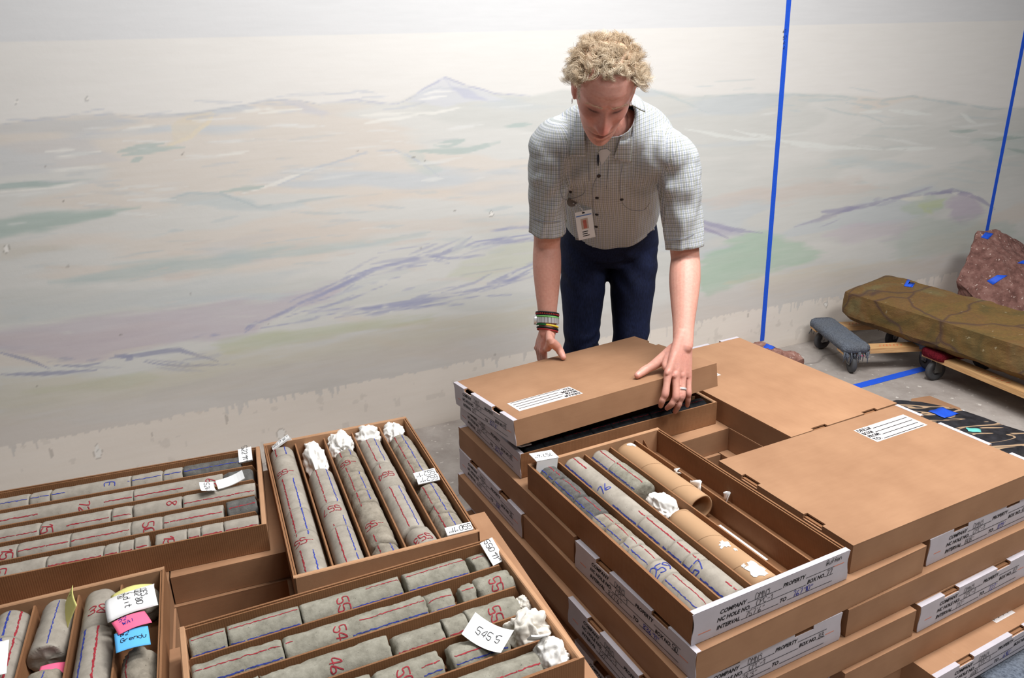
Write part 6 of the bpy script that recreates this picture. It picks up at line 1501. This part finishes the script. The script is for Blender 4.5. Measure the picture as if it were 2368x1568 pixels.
for (z, r) in ((-.0032, .0104), (-.0032, .0118), (.0032, .0118), (.0032, .0104)):
    for k in range(N): a = 2*PI*k/N; vs.append(c+rd*z+u_*(math.cos(a)*r)+w_*(math.sin(a)*r))
q.add(vs, [(i*N+k, i*N+(k+1) % N, ((i+1) % 4)*N+(k+1) % N, ((i+1) % 4)*N+k) for i in range(4) for k in range(N)]); pchild(q, 'ring', M['silver'], True, 'silver ring')
# thumb nails and finger nails that show
M['nail'] = plain('finger_nail', (222, 164, 152), .35, .4, .03, 60)
for T, bk in ((LT, V((-.1, -.35, .95))), (RT, V((.25, -.75, .6)))):
    d = (T[4]-T[3]).normalized(); n_ = (bk-d*bk.dot(d)).normalized(); s_ = d.cross(n_); q = MB(); vs = []
    for i in range(6):
        for j in range(5): a = (i/5-.75)*.013; b = (j/4-.5); vs.append(T[4]+d*a+s_*(b*.0115)+n_*(.0104-.0070*b*b*1.6-.0016*(i/5)**2))
    q.add(vs, [(i*5+j, (i+1)*5+j, (i+1)*5+j+1, i*5+j+1) for i in range(5) for j in range(4)]); pchild(q, 'thumb_nail', M['nail'], True)
# ---------------- badge on its reel
h, n_ = cast(1322, 466, .004); rc = h if h else aty(1322, 466, 2.42)
M['reel'] = plain('grey_badge_reel', (120, 112, 106), .4, .4, .1, 40); q = MB(); q.tube([rc, rc+V((0, -.008, 0))], [.0165, .0155], 22); pchild(q, 'badge_reel', M['reel'])
yb = rc.y-.012; cs = [aty(1329, 492.6, yb), aty(1367.8, 484, yb), aty(1380, 546, yb+.004), aty(1338.7, 556, yb+.004)]
top = (cs[0]+cs[1])/2; q = MB()
P = [rc+V((.004, -.008, -.004)), (rc+top)/2+V((.006, -.006, .004)), top]; q.tube(P, .0012, 5); 
for k in range(7): f = k/6; blob(q, P[0]*(1-f)+P[2]*f+V((.006*math.sin(f*PI), -.004, 0)), [V((.0024, 0, 0)), V((0, .0024, 0)), V((0, 0, .0024))], 6)
M['chain'] = M['silver']; pchild(q, 'badge_chain', M['silver'], True, kind='stuff')
u_ = (cs[1]-cs[0]).normalized(); dn_ = (cs[3]-cs[0]).normalized(); nb = u_.cross(dn_).normalized(); nb = nb if nb.y < 0 else -nb
wB = (cs[1]-cs[0]).length; hB = (cs[3]-cs[0]).length
def bp_(a, b, l=0): return cs[0]+(cs[1]-cs[0])*a+(cs[3]-cs[0])*b+nb*l
def quad(a0, a1, b0, b1, l0, l1):
    q = MB(); vs = [bp_(a, b, l) for l in (l0, l1) for a, b in ((a0, b0), (a1, b0), (a1, b1), (a0, b1))]; q.add(vs, [(0, 3, 2, 1), (4, 5, 6, 7), (0, 1, 5, 4), (1, 2, 6, 5), (2, 3, 7, 6), (3, 0, 4, 7)]); return q
bd = pchild(quad(0, 1, 0, 1, -.0012, 0), 'badge', M['paper'], label='white identity badge')
M['photo_bg'] = plain('badge_photo', (196, 178, 166), .5, .3, .12, 90); M['photo_face'] = plain('badge_photo_face', (190, 110, 96), .5, .3, .2, 120); M['badgeblue'] = plain('badge_blue_line', (120, 150, 205), .5, .3, .05)
pchild(quad(.28, .70, .26, .64, .0001, .0005), 'badge_photo', M['photo_bg']); pchild(quad(.40, .60, .32, .62, .0006, .0009), 'badge_portrait', M['photo_face'])
pchild(quad(.04, .96, .13, .17, .0001, .0005), 'badge_stripe', M['badgeblue']); pchild(quad(.42, .58, .04, .08, .0001, .0006), 'badge_slot', M['ink'])
for k, w in enumerate((.34, .30, .40)): pchild(quad(.28, .28+w, .72+.075*k, .745+.075*k, .0001, .0005), 'badge_text', M['ink'])
